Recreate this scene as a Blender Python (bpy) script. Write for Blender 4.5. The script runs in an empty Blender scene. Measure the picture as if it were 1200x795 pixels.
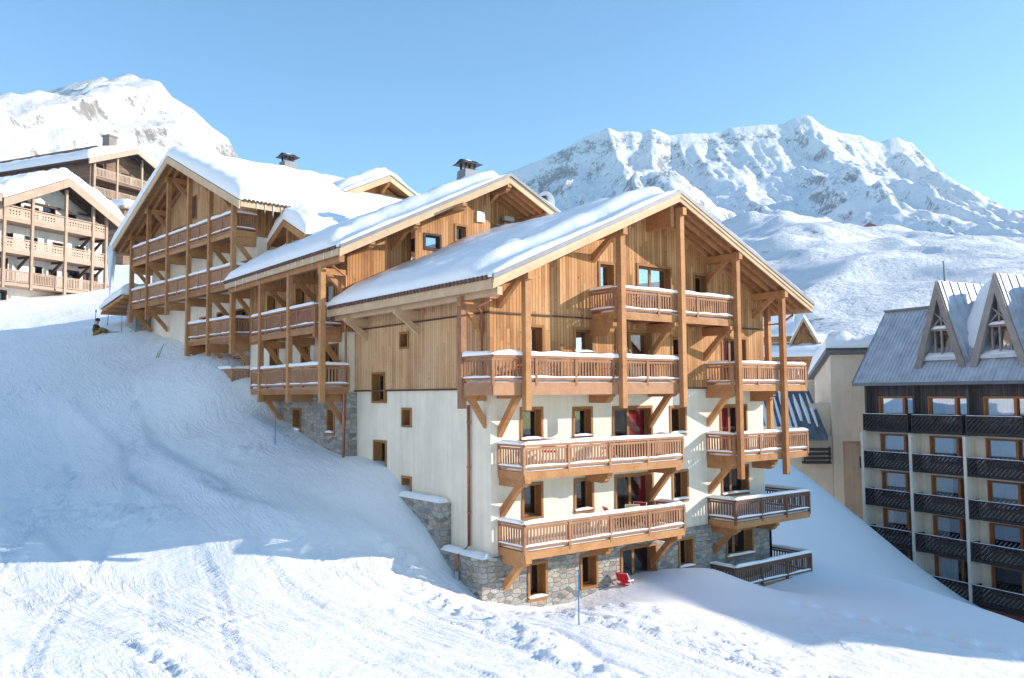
import bpy, math, random
import numpy as np
from mathutils import Vector, Matrix, noise as mn
random.seed(7)
R = math.radians
sc = bpy.context.scene
COL = sc.collection
# ------------------------------------------------------------------ frames
TH, PIT, ROLL, FOC = 0.6553, 0.06433, -0.00795, 992.0
CT, ST = math.cos(TH), math.sin(TH)
CAM = (-15.3052, -21.0289, 0.0)
def cw(X, Y):                       # east/forward of the viewpoint -> building axes
    return (X*CT + Y*ST + CAM[0], -X*ST + Y*CT + CAM[1])
# ------------------------------------------------------------------ materials
def nt(name):
    m = bpy.data.materials.new(name); m.use_nodes = True
    n = m.node_tree.nodes; l = m.node_tree.links
    b = n['Principled BSDF']
    return m, n, l, b
def N(n, t, **k):
    o = n.new(t)
    for a, v in k.items():
        if a.startswith('i_'): o.inputs[a[2:].replace('_', ' ')].default_value = v
        else: setattr(o, a, v)
    return o
def ramp(n, stops):
    r = n.new('ShaderNodeValToRGB'); e = r.color_ramp.elements
    while len(e) < len(stops): e.new(0.5)
    for x, (p, c) in zip(e, stops):
        x.position = p; x.color = (*c, 1) if len(c) == 3 else c
    return r
def math_(n, l, op, a, b=None):
    m = n.new('ShaderNodeMath'); m.operation = op
    for i, v in enumerate((a, b)):
        if v is None: continue
        if isinstance(v, (int, float)): m.inputs[i].default_value = v
        else: l.new(v, m.inputs[i])
    return m.outputs[0]
def mapping(n, l, scale, coord='Object'):
    tc = n.new('ShaderNodeTexCoord'); mp = n.new('ShaderNodeMapping')
    mp.inputs['Scale'].default_value = scale
    l.new(tc.outputs[coord], mp.inputs[0]); return mp.outputs[0]
def bump(n, l, b, h, strength, dist):
    bp = n.new('ShaderNodeBump'); bp.inputs['Strength'].default_value = strength
    bp.inputs['Distance'].default_value = dist
    l.new(h, bp.inputs['Height']); l.new(bp.outputs[0], b.inputs['Normal'])
def plank_mat(name, dark, mid, light, w=0.13, horiz=False):
    m, n, l, b = nt(name)
    tc = n.new('ShaderNodeTexCoord'); sx = n.new('ShaderNodeSeparateXYZ'); l.new(tc.outputs['Object'], sx.inputs[0])
    xy = math_(n, l, 'ADD', sx.outputs[0], sx.outputs[1])
    z = sx.outputs[2]
    if horiz: xy, z = z, xy
    t = math_(n, l, 'DIVIDE', xy, w)
    pid = math_(n, l, 'FLOOR', t); fr = math_(n, l, 'FRACT', t)
    wn = N(n, 'ShaderNodeTexWhiteNoise', noise_dimensions='1D'); l.new(pid, wn.inputs['W'])
    zz = math_(n, l, 'ADD', math_(n, l, 'DIVIDE', z, 2.4), math_(n, l, 'MULTIPLY', wn.outputs[0], 7.0))
    seg = math_(n, l, 'FLOOR', zz)
    wn2 = N(n, 'ShaderNodeTexWhiteNoise', noise_dimensions='2D')
    cb = n.new('ShaderNodeCombineXYZ'); l.new(pid, cb.inputs[0]); l.new(seg, cb.inputs[1]); l.new(cb.outputs[0], wn2.inputs['Vector'])
    mp = n.new('ShaderNodeMapping'); mp.inputs['Scale'].default_value = (2, 2, 34) if horiz else (34, 34, 2.2)
    l.new(tc.outputs['Object'], mp.inputs[0])
    g = N(n, 'ShaderNodeTexNoise', i_Scale=1.0, i_Detail=4.0, i_Distortion=0.6); l.new(mp.outputs[0], g.inputs['Vector'])
    big = N(n, 'ShaderNodeTexNoise', i_Scale=0.55, i_Detail=3.0); l.new(tc.outputs['Object'], big.inputs['Vector'])
    kn = N(n, 'ShaderNodeTexNoise', i_Scale=9.0, i_Detail=1.0); l.new(tc.outputs['Object'], kn.inputs['Vector'])
    v = math_(n, l, 'ADD', math_(n, l, 'ADD', math_(n, l, 'MULTIPLY', wn2.outputs[0], 0.36), .07), math_(n, l, 'MULTIPLY', g.outputs[0], 0.38))
    v = math_(n, l, 'ADD', v, math_(n, l, 'MULTIPLY', math_(n, l, 'SUBTRACT', big.outputs[0], 0.5), 0.7))
    v = math_(n, l, 'SUBTRACT', v, math_(n, l, 'MULTIPLY', math_(n, l, 'GREATER_THAN', kn.outputs[0], 0.72), 0.22))
    rp = ramp(n, [(0.02, dark), (0.42, mid), (0.85, light)]); l.new(v, rp.inputs[0])
    gap = math_(n, l, 'MULTIPLY', math_(n, l, 'GREATER_THAN', fr, 0.09), 1.0)
    mx = N(n, 'ShaderNodeMix', data_type='RGBA'); l.new(gap, mx.inputs['Factor'])
    mx.inputs[6].default_value = (*[c*0.38 for c in dark], 1); l.new(rp.outputs[0], mx.inputs[7])
    l.new(mx.outputs[2], b.inputs['Base Color'])
    b.inputs['Roughness'].default_value = 0.75; b.inputs['Specular IOR Level'].default_value = 0.2
    hh = math_(n, l, 'ADD', math_(n, l, 'MULTIPLY', gap, 1.0), math_(n, l, 'MULTIPLY', g.outputs[0], 0.25))
    bump(n, l, b, hh, 0.6, 0.015)
    return m
def wood_mat(name, dark, light, stretch=(14, 14, 14)):
    m, n, l, b = nt(name)
    oi = n.new('ShaderNodeObjectInfo')
    tc = n.new('ShaderNodeTexCoord')
    v1 = N(n, 'ShaderNodeTexNoise', i_Scale=1.6, i_Detail=5.0, i_Roughness=0.65, i_Distortion=0.8); l.new(tc.outputs['Object'], v1.inputs['Vector'])
    v2 = N(n, 'ShaderNodeTexNoise', i_Scale=22.0, i_Detail=3.0); l.new(tc.outputs['Object'], v2.inputs['Vector'])
    v = math_(n, l, 'ADD', math_(n, l, 'MULTIPLY', v1.outputs[0], 0.6), math_(n, l, 'MULTIPLY', v2.outputs[0], 0.4))
    v = math_(n, l, 'ADD', v, math_(n, l, 'MULTIPLY', math_(n, l, 'SUBTRACT', oi.outputs['Random'], 0.5), 0.22))
    rp = ramp(n, [(0.3, dark), (0.68, light)]); l.new(v, rp.inputs[0]); l.new(rp.outputs[0], b.inputs['Base Color'])
    b.inputs['Roughness'].default_value = 0.7; b.inputs['Specular IOR Level'].default_value = 0.25
    bump(n, l, b, v2.outputs[0], 0.25, 0.01)
    return m
def plain_mat(name, col, rough=0.6, var=0.12, scale=2.0, metal=0.0, bmp=0.0):
    m, n, l, b = nt(name)
    tc = n.new('ShaderNodeTexCoord')
    v1 = N(n, 'ShaderNodeTexNoise', i_Scale=scale, i_Detail=5.0, i_Roughness=0.6); l.new(tc.outputs['Object'], v1.inputs['Vector'])
    rp = ramp(n, [(0.3, [c*(1-var) for c in col]), (0.7, [min(1, c*(1+var)) for c in col])])
    l.new(v1.outputs[0], rp.inputs[0]); l.new(rp.outputs[0], b.inputs['Base Color'])
    b.inputs['Roughness'].default_value = rough; b.inputs['Metallic'].default_value = metal
    b.inputs['Specular IOR Level'].default_value = 0.3
    if bmp:
        v2 = N(n, 'ShaderNodeTexNoise', i_Scale=scale*14, i_Detail=4.0); l.new(tc.outputs['Object'], v2.inputs['Vector'])
        bump(n, l, b, v2.outputs[0], bmp, 0.01)
    return m
def plaster_mat(name, col):
    m, n, l, b = nt(name)
    tc = n.new('ShaderNodeTexCoord')
    v1 = N(n, 'ShaderNodeTexNoise', i_Scale=0.7, i_Detail=6.0, i_Roughness=0.65); l.new(tc.outputs['Object'], v1.inputs['Vector'])
    st = N(n, 'ShaderNodeTexNoise', i_Scale=1.0, i_Detail=3.0); l.new(mapping(n, l, (5, 5, 0.22)), st.inputs['Vector'])
    v = math_(n, l, 'ADD', math_(n, l, 'MULTIPLY', v1.outputs[0], 0.6), math_(n, l, 'MULTIPLY', st.outputs[0], 0.4))
    rp = ramp(n, [(0.3, [c*0.80 for c in col]), (0.62, [min(1, c*1.03) for c in col])]); l.new(v, rp.inputs[0])
    l.new(rp.outputs[0], b.inputs['Base Color'])
    b.inputs['Roughness'].default_value = 0.9; b.inputs['Specular IOR Level'].default_value = 0.1
    v2 = N(n, 'ShaderNodeTexNoise', i_Scale=30.0, i_Detail=5.0); l.new(tc.outputs['Object'], v2.inputs['Vector'])
    bump(n, l, b, v2.outputs[0], 0.25, 0.01)
    return m
def stone_mat(name):
    m, n, l, b = nt(name)
    tc = n.new('ShaderNodeTexCoord'); sx = n.new('ShaderNodeSeparateXYZ'); l.new(tc.outputs['Object'], sx.inputs[0])
    cb = n.new('ShaderNodeCombineXYZ')
    l.new(math_(n, l, 'MULTIPLY', math_(n, l, 'ADD', sx.outputs[0], sx.outputs[1]), 3.3), cb.inputs[0])
    l.new(math_(n, l, 'MULTIPLY', sx.outputs[2], 6.6), cb.inputs[1])
    ds = N(n, 'ShaderNodeTexNoise', i_Scale=2.2, i_Detail=2.0); l.new(cb.outputs[0], ds.inputs['Vector'])
    mx0 = N(n, 'ShaderNodeMix', data_type='VECTOR'); mx0.inputs['Factor'].default_value = 0.16
    l.new(cb.outputs[0], mx0.inputs[4]); l.new(ds.outputs['Color'], mx0.inputs[5])
    vo = N(n, 'ShaderNodeTexVoronoi', voronoi_dimensions='2D', feature='F1', i_Scale=1.15, i_Randomness=0.72); l.new(mx0.outputs[1], vo.inputs['Vector'])
    ve = N(n, 'ShaderNodeTexVoronoi', voronoi_dimensions='2D', feature='DISTANCE_TO_EDGE', i_Scale=1.15, i_Randomness=0.72); l.new(mx0.outputs[1], ve.inputs['Vector'])
    sr = n.new('ShaderNodeSeparateColor'); l.new(vo.outputs['Color'], sr.inputs[0])
    rp = ramp(n, [(0.0, (.17, .17, .16)), (.3, (.29, .28, .26)), (.62, (.40, .37, .32)), (.84, (.36, .27, .2)), (.9, (.3, .31, .31)), (1, (.47, .44, .38))]); l.new(sr.outputs[0], rp.inputs[0])
    fn = N(n, 'ShaderNodeTexNoise', i_Scale=16.0, i_Detail=5.0); l.new(tc.outputs['Object'], fn.inputs['Vector'])
    mf = N(n, 'ShaderNodeMix', data_type='RGBA', blend_type='OVERLAY'); mf.inputs['Factor'].default_value = 0.6
    l.new(rp.outputs[0], mf.inputs[6]); l.new(fn.outputs[0], mf.inputs[7])
    ed = ramp(n, [(0.015, (0, 0, 0)), (0.07, (1, 1, 1))]); l.new(ve.outputs['Distance'], ed.inputs[0])
    mx = N(n, 'ShaderNodeMix', data_type='RGBA'); l.new(ed.outputs[0], mx.inputs['Factor'])
    mx.inputs[6].default_value = (.3, .29, .27, 1); l.new(mf.outputs[2], mx.inputs[7])
    l.new(mx.outputs[2], b.inputs['Base Color']); b.inputs['Roughness'].default_value = 0.85
    h = math_(n, l, 'ADD', ed.outputs[0], math_(n, l, 'MULTIPLY', fn.outputs[0], 0.7)); bump(n, l, b, h, 0.8, 0.04)
    return m
def snow_mat(name, ground=False):
    m, n, l, b = nt(name)
    b.inputs['Base Color'].default_value = (.94, .945, .95, 1); b.inputs['Roughness'].default_value = 0.75
    b.inputs['Specular IOR Level'].default_value = 0.15
    tc = n.new('ShaderNodeTexCoord')
    f1 = N(n, 'ShaderNodeTexNoise', i_Scale=3.0, i_Detail=6.0, i_Roughness=0.6); l.new(tc.outputs['Object'], f1.inputs['Vector'])
    if not ground:
        bump(n, l, b, f1.outputs[0], 0.45, 0.07); return m
    # ground: churned lumps, long ski scrapes along the fall line, scattered cut edges
    f2 = N(n, 'ShaderNodeTexNoise', i_Scale=11.0, i_Detail=5.0, i_Roughness=0.7); l.new(tc.outputs['Object'], f2.inputs['Vector'])
    mp = n.new('ShaderNodeMapping'); mp.inputs['Rotation'].default_value = (0, 0, R(-8)); mp.inputs['Scale'].default_value = (3.0, 0.4, 1.0)
    wv = N(n, 'ShaderNodeTexNoise', i_Scale=0.12, i_Detail=2.0); l.new(tc.outputs['Object'], wv.inputs['Vector'])
    wm = N(n, 'ShaderNodeVectorMath', operation='MULTIPLY_ADD'); l.new(wv.outputs['Color'], wm.inputs[0]); wm.inputs[1].default_value = (3, 3, 0); l.new(tc.outputs['Object'], wm.inputs[2])
    l.new(wm.outputs[0], mp.inputs[0])
    f3 = N(n, 'ShaderNodeTexNoise', i_Scale=1.0, i_Detail=5.0, i_Roughness=0.62); l.new(mp.outputs[0], f3.inputs['Vector'])
    rg = math_(n, l, 'ABSOLUTE', math_(n, l, 'SUBTRACT', f3.outputs[0], 0.5))
    rg = math_(n, l, 'MINIMUM', math_(n, l, 'MULTIPLY', rg, 9.0), 1.0)
    mk = N(n, 'ShaderNodeTexNoise', i_Scale=0.23, i_Detail=3.0); l.new(tc.outputs['Object'], mk.inputs['Vector'])
    mr = ramp(n, [(0.40, (0, 0, 0)), (0.62, (1, 1, 1))]); l.new(mk.outputs[0], mr.inputs[0])
    at = n.new('ShaderNodeAttribute'); at.attribute_name = 'rough'
    a = math_(n, l, 'MULTIPLY', math_(n, l, 'MULTIPLY', rg, mr.outputs[0]), 0.5)
    h = math_(n, l, 'ADD', math_(n, l, 'MULTIPLY', f3.outputs[0], 0.28), math_(n, l, 'MULTIPLY', a, .6))
    h = math_(n, l, 'ADD', h, math_(n, l, 'MULTIPLY', f1.outputs[0], 0.8))
    h = math_(n, l, 'ADD', h, math_(n, l, 'MULTIPLY', math_(n, l, 'MULTIPLY', f2.outputs[0], mk.outputs[0]), 0.7))
    h = math_(n, l, 'MULTIPLY', h, math_(n, l, 'ADD', at.outputs['Fac'], 0.12))
    bump(n, l, b, h, 0.7, 0.095)
    return m
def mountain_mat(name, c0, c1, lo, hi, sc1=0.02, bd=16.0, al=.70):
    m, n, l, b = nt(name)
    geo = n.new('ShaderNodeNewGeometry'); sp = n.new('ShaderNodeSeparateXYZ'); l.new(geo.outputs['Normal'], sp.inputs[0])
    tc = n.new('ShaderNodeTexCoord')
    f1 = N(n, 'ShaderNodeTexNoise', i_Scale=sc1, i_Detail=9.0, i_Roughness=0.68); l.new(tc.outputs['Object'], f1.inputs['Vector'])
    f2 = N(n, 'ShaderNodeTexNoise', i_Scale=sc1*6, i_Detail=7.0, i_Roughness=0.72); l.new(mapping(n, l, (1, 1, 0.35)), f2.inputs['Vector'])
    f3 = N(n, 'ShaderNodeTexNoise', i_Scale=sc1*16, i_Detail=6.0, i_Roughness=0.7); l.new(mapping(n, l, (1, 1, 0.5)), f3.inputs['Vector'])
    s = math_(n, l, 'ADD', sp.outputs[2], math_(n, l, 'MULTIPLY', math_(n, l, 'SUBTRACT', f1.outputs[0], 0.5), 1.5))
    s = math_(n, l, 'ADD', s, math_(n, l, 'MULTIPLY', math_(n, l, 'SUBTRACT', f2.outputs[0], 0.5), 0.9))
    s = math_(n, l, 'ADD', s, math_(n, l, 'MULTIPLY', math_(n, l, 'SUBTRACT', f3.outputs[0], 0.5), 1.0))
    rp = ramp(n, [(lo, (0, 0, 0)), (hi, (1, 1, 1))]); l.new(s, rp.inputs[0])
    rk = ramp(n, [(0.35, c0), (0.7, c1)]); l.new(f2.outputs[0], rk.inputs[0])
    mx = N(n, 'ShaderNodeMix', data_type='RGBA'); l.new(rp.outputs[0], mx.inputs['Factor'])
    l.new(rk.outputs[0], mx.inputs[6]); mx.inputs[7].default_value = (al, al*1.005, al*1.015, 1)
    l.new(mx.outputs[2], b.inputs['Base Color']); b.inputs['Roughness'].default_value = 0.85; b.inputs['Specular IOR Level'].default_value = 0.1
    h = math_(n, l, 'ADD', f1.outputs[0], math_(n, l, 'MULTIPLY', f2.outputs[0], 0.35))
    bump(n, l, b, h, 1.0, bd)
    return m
def glass_mat(name, tint=(.86, .89, .9), fac=0.05):
    m, n, l, b = nt(name); n.remove(b)
    out = n['Material Output']
    tr = N(n, 'ShaderNodeBsdfTransparent'); tr.inputs[0].default_value = (*tint, 1)
    gl = N(n, 'ShaderNodeBsdfGlossy'); gl.inputs['Roughness'].default_value = 0.02; gl.inputs[0].default_value = (.95, .97, 1, 1)
    fr = N(n, 'ShaderNodeLayerWeight'); fr.inputs[0].default_value = 0.5
    ad = math_(n, l, 'ADD', math_(n, l, 'MULTIPLY', math_(n, l, 'POWER', fr.outputs['Facing'], 4.0), 0.5), fac)
    tc = n.new('ShaderNodeTexCoord'); ns = N(n, 'ShaderNodeTexNoise', i_Scale=1.3, i_Detail=1.0); l.new(tc.outputs['Object'], ns.inputs['Vector'])
    bp = n.new('ShaderNodeBump'); bp.inputs['Strength'].default_value = 0.04; l.new(ns.outputs[0], bp.inputs['Height']); l.new(bp.outputs[0], gl.inputs['Normal'])
    mx = n.new('ShaderNodeMixShader'); l.new(ad, mx.inputs[0]); l.new(tr.outputs[0], mx.inputs[1]); l.new(gl.outputs[0], mx.inputs[2])
    l.new(mx.outputs[0], out.inputs[0])
    return m
M = dict(
 larch=plank_mat('larch_cladding', (.17, .07, .028), (.48, .24, .10), (.66, .39, .195)),
 larch_pale=plank_mat('pale_larch_cladding', (.33, .17, .075), (.60, .36, .185), (.72, .48, .28)),
 dark_plank=plank_mat('dark_stained_boards', (.04, .034, .036), (.085, .07, .072), (.14, .115, .115), 0.16),
 brown_plank=plank_mat('weathered_brown_boards', (.13, .075, .05), (.235, .15, .105), (.33, .225, .165), 0.16, True),
 soffit=plank_mat('soffit_boards', (.23, .1, .04), (.40, .2, .085), (.5, .28, .13), 0.14, False),
 beam=wood_mat('larch_beam', (.30, .125, .048), (.55, .28, .12)),
 rail=wood_mat('stained_railing_wood', (.26, .12, .064), (.47, .25, .14)),
 rail_pink=wood_mat('pink_brown_balcony_wood', (.36, .245, .175), (.54, .40, .30)),
 rail_shaded=wood_mat('shade_darkened_railing_wood', (.10, .05, .035), (.22, .115, .075)),  # railing wood darkened: shade on the lower right balconies put into the colour
 rail_dark=wood_mat('dark_railing_wood', (.022, .02, .021), (.06, .052, .052)),
 cream=wood_mat('fresh_pale_timber', (.50, .33, .19), (.68, .49, .32)),
 frame=wood_mat('window_frame_wood', (.24, .105, .035), (.40, .20, .075)),
 frame_red=wood_mat('orange_window_frame_wood', (.34, .12, .04), (.5, .2, .07)),
 frame_dark=wood_mat('dark_window_frame_wood', (.05, .03, .025), (.12, .075, .055)),
 greywood=wood_mat('grey_weathered_timber', (.2, .165, .145), (.36, .31, .28)),
 plaster=plaster_mat('cream_plaster', (.84, .755, .62)),
 plaster_white=plaster_mat('white_plaster', (.80, .77, .72)),
 beige=plaster_mat('beige_render', (.84, .69, .53)),
 beige2=plaster_mat('pale_beige_render', (.89, .79, .66)),
 stone=stone_mat('stone_masonry'),
 copper=plain_mat('copper_pipe', (.42, .19, .11), .45, .2, 5, .55),
 zinc=plain_mat('grey_zinc_flashing', (.17, .18, .2), .55, .12, 3, .3),
 metal_roof=plain_mat('grey_blue_sheet_roof', (.52, .55, .60), .45, .22, 1.2, .2),
 blue_sheet=plain_mat('blue_grey_sheet_roof', (.15, .18, .21), .5, .35, 1.6, .2),
 tile=plain_mat('brown_roof_tile', (.16, .085, .065), .7, .35, 4),
 black=plain_mat('black_metal', (.02, .021, .024), .5, .3, 4),
 lightroom=plain_mat('light_room', (.5, .48, .45), .9, .3, 1.2),
 dark=plain_mat('dark_room', (.035, .035, .038), .9, .5, 1.5),
 room=plain_mat('dim_room', (.12, .105, .09), .9, .5, 1.2),
 red=plain_mat('red_canvas', (.62, .015, .03), .7, .15, 6),
 red_curtain=plain_mat('red_curtain', (.42, .012, .03), .8, .2, 6),
 white_curtain=plain_mat('white_curtain', (.88, .89, .9), .9, .08, 4),
 orange_curtain=plain_mat('orange_red_curtain', (.6, .13, .08), .9, .2, 4),
 white_paint=plain_mat('white_paint', (.78, .78, .77), .5, .05, 4),
 grey_paint=plain_mat('grey_paint', (.4, .41, .43), .5, .1, 4),
 yellow=plain_mat('olive_yellow_canvas', (.45, .36, .07), .8, .2, 8),
 blue_pole=plain_mat('blue_plastic', (.03, .2, .48), .45, .1, 4),
 jacket=plain_mat('olive_jacket', (.07, .055, .025), .8, .3, 10),
 trousers=plain_mat('ochre_trousers', (.26, .15, .045), .8, .3, 10),
 hat=plain_mat('navy_hat', (.015, .02, .05), .8, .2, 10),
 skin=plain_mat('skin', (.5, .3, .22), .6, .1, 10),
 brick=plain_mat('red_brown_base_paint', (.2, .06, .04), .8, .25, 3),
 ice=plain_mat('ice', (.75, .84, .92), .15, .05, 4),
 snow=snow_mat('snow'), ground=snow_mat('piste_snow', True),
 glass=glass_mat('window_glass'), glass_bright=glass_mat('bright_window_glass', (.86, .89, .9), .34),
)
# ------------------------------------------------------------------ mesh builder
class MB:
    def __init__(s): s.v = []; s.f = []
    def quad(s, *p):
        i = len(s.v); s.v += [tuple(q) for q in p]; s.f.append(tuple(range(i, i+len(p)))); return s
    def hexa(s, p):                 # 8 corners: bottom 0-3 ccw, top 4-7
        i = len(s.v); s.v += [tuple(q) for q in p]
        for f in ((0, 3, 2, 1), (4, 5, 6, 7), (0, 1, 5, 4), (1, 2, 6, 5), (2, 3, 7, 6), (3, 0, 4, 7)): s.f.append(tuple(i+k for k in f))
        return s
    def box(s, x0, x1, y0, y1, z0, z1):
        x0, x1 = min(x0, x1), max(x0, x1); y0, y1 = min(y0, y1), max(y0, y1); z0, z1 = min(z0, z1), max(z0, z1)
        return s.hexa([(x0, y0, z0), (x1, y0, z0), (x1, y1, z0), (x0, y1, z0), (x0, y0, z1), (x1, y0, z1), (x1, y1, z1), (x0, y1, z1)])
    def pbox(s, P, a0, a1, d0, d1, z0, z1):
        q = [P(a, d, z) for z in (z0, z1) for a, d in ((a0, d0), (a1, d0), (a1, d1), (a0, d1))]
        return s.hexa(q)
    def bar(s, p0, p1, w, h, up=(0, 0, 1)):
        p0, p1 = Vector(p0), Vector(p1); t = (p1-p0).normalized(); u = Vector(up)
        if abs(t.dot(u)) > .98: u = Vector((1, 0, 0))
        sd = t.cross(u).normalized()*w/2; u = sd.cross(t).normalized()*h/2
        return s.hexa([p0-sd-u, p1-sd-u, p1+sd-u, p0+sd-u, p0-sd+u, p1-sd+u, p1+sd+u, p0+sd+u])
    def tube(s, pts, r, n=8, cap=True):
        pts = [Vector(p) for p in pts]; rings = []
        for k, p in enumerate(pts):
            t = (pts[min(k+1, len(pts)-1)]-pts[max(k-1, 0)]).normalized()
            u = Vector((0, 0, 1)) if abs(t.z) < .9 else Vector((1, 0, 0))
            a = t.cross(u).normalized(); b = t.cross(a); rr = r[k] if isinstance(r, (list, tuple)) else r
            i = len(s.v); s.v += [tuple(p + (a*math.cos(q)+b*math.sin(q))*rr) for q in [2*math.pi*j/n for j in range(n)]]; rings.append(i)
        for i, j in zip(rings, rings[1:]):
            for k in range(n): s.f.append((i+k, i+(k+1) % n, j+(k+1) % n, j+k))
        if cap:
            s.f.append(tuple(rings[0]+k for k in range(n))[::-1]); s.f.append(tuple(rings[-1]+k for k in range(n)))
        return s
    def lathe(s, c, prof, n=12):
        rings = []
        for r, z in prof:
            i = len(s.v); s.v += [(c[0]+r*math.cos(2*math.pi*k/n), c[1]+r*math.sin(2*math.pi*k/n), c[2]+z) for k in range(n)]; rings.append(i)
        for i, j in zip(rings, rings[1:]):
            for k in range(n): s.f.append((i+k, i+(k+1) % n, j+(k+1) % n, j+k))
        s.f.append(tuple(rings[0]+k for k in range(n))[::-1]); s.f.append(tuple(rings[-1]+k for k in range(n)))
        return s
    def prism(s, poly, ext):        # poly: 3D points, ext: vector
        i = len(s.v); n = len(poly); e = Vector(ext)
        s.v += [tuple(p) for p in poly]+[tuple(Vector(p)+e) for p in poly]
        s.f.append(tuple(range(i, i+n))); s.f.append(tuple(range(i+2*n-1, i+n-1, -1)))
        for k in range(n): s.f.append((i+k, i+n+k, i+n+(k+1) % n, i+(k+1) % n))
        return s
def link(name, mb, mat, parent=None, zb=0.0, smooth=False, solid=True):
    me = bpy.data.meshes.new(name)
    me.from_pydata([(x, y, z-zb) for x, y, z in mb.v], [], mb.f); me.materials.append(mat)
    if smooth: me.polygons.foreach_set('use_smooth', [True]*len(me.polygons))
    me.update()
    o = bpy.data.objects.new(name, me); COL.objects.link(o)
    if parent is not None: o.parent = parent
    return o
class Thing:
    def __init__(s, name, label, cat, loc=(0, 0, 0), rot=0.0, group=None):
        o = bpy.data.objects.new(name, None); COL.objects.link(o); o.empty_display_size = .3
        o.location = loc; o.rotation_euler = (0, 0, rot); o['label'] = label; o['category'] = cat
        if group: o['group'] = group
        s.o = o; s.zb = loc[2]
    def part(s, name, mb, mat, parent=None, smooth=False):
        return link(name, mb, M[mat] if isinstance(mat, str) else mat, parent or s.o, s.zb, smooth)
def tag(o, label, cat, group=None):
    o['label'] = label; o['category'] = cat
    if group: o['group'] = group
    return o
def structure(o): o['kind'] = 'structure'; return o
# ------------------------------------------------------------------ noise (numpy)
def vn(x, y, seed=0):
    x = np.asarray(x, float); y = np.asarray(y, float)
    xi = np.floor(x).astype(np.int64); yi = np.floor(y).astype(np.int64); fx = x-xi; fy = y-yi
    def h(a, b):
        q = (a*374761393 + b*668265263 + seed*1442695041) & 0xffffffff
        q = ((q ^ (q >> 13))*1274126177) & 0xffffffff
        q = ((q ^ (q >> 16))*2246822519) & 0xffffffff
        return ((q ^ (q >> 15)) & 0xffff)/65535.0
    sx = fx*fx*fx*(fx*(fx*6-15)+10); sy = fy*fy*fy*(fy*(fy*6-15)+10)
    return (h(xi, yi)*(1-sx)+h(xi+1, yi)*sx)*(1-sy)+(h(xi, yi+1)*(1-sx)+h(xi+1, yi+1)*sx)*sy
def fbm(x, y, oct=5, seed=0, gain=.5, ridged=False):
    t = 0; a = 1.0; s = 0; w = 0
    for k in range(oct):
        ca, sa = math.cos(k*.7), math.sin(k*.7)
        v = vn((x*ca-y*sa)*2**k+k*17.3, (x*sa+y*ca)*2**k+k*9.1, seed+k)
        v = 1-abs(2*v-1) if ridged else 2*v-1
        t = t+a*v; s += a; a *= gain
    return t/s
def smooth(a, b, x):
    t = np.clip((x-a)/(b-a), 0, 1); return t*t*(3-2*t)
# ------------------------------------------------------------------ generic building pieces
def clip_top(a0, a1, z0, t0, t1):   # polygon under a sloped top
    return [(a0, z0), (a1, z0), (a1, t1), (a0, t0)]
def wall(P, a0, a1, zb, top, holes=(), d=0.0, edge=0.12, ends=False):
    """outer face of a wall with real openings; top = polyline [(a, z)...]; closed by an edge strip of depth `edge`"""
    mb = MB()
    tz = lambda a: float(np.interp(a, [p[0] for p in top], [p[1] for p in top]))
    br = sorted({round(x, 4) for x in [a0, a1]+[p[0] for p in top if a0 < p[0] < a1]+[h[0] for h in holes]+[h[1] for h in holes] if a0-1e-6 <= x <= a1+1e-6})
    for x0, x1 in zip(br, br[1:]):
        xm = (x0+x1)/2; hs = sorted([(h[2], h[3]) for h in holes if h[0]-1e-4 <= xm <= h[1]+1e-4])
        z = zb
        for h0, h1 in hs:
            if h0 > z: mb.quad(P(x0, d, z), P(x1, d, z), P(x1, d, h0), P(x0, d, h0))
            z = max(z, h1)
        mb.quad(P(x0, d, z), P(x1, d, z), P(x1, d, tz(x1)), P(x0, d, tz(x0)))
        mb.quad(P(x0, d-edge, tz(x0)), P(x0, d, tz(x0)), P(x1, d, tz(x1)), P(x1, d-edge, tz(x1)))
        if not any(h0 <= zb for h0, _ in hs):
            mb.quad(P(x0, d-edge, zb), P(x0, d, zb), P(x1, d, zb), P(x1, d-edge, zb))
    for x in ((a0, a1) if ends else ()): mb.quad(P(x, d-edge, zb), P(x, d, zb), P(x, d, tz(x)), P(x, d-edge, tz(x)))
    return mb
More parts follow.
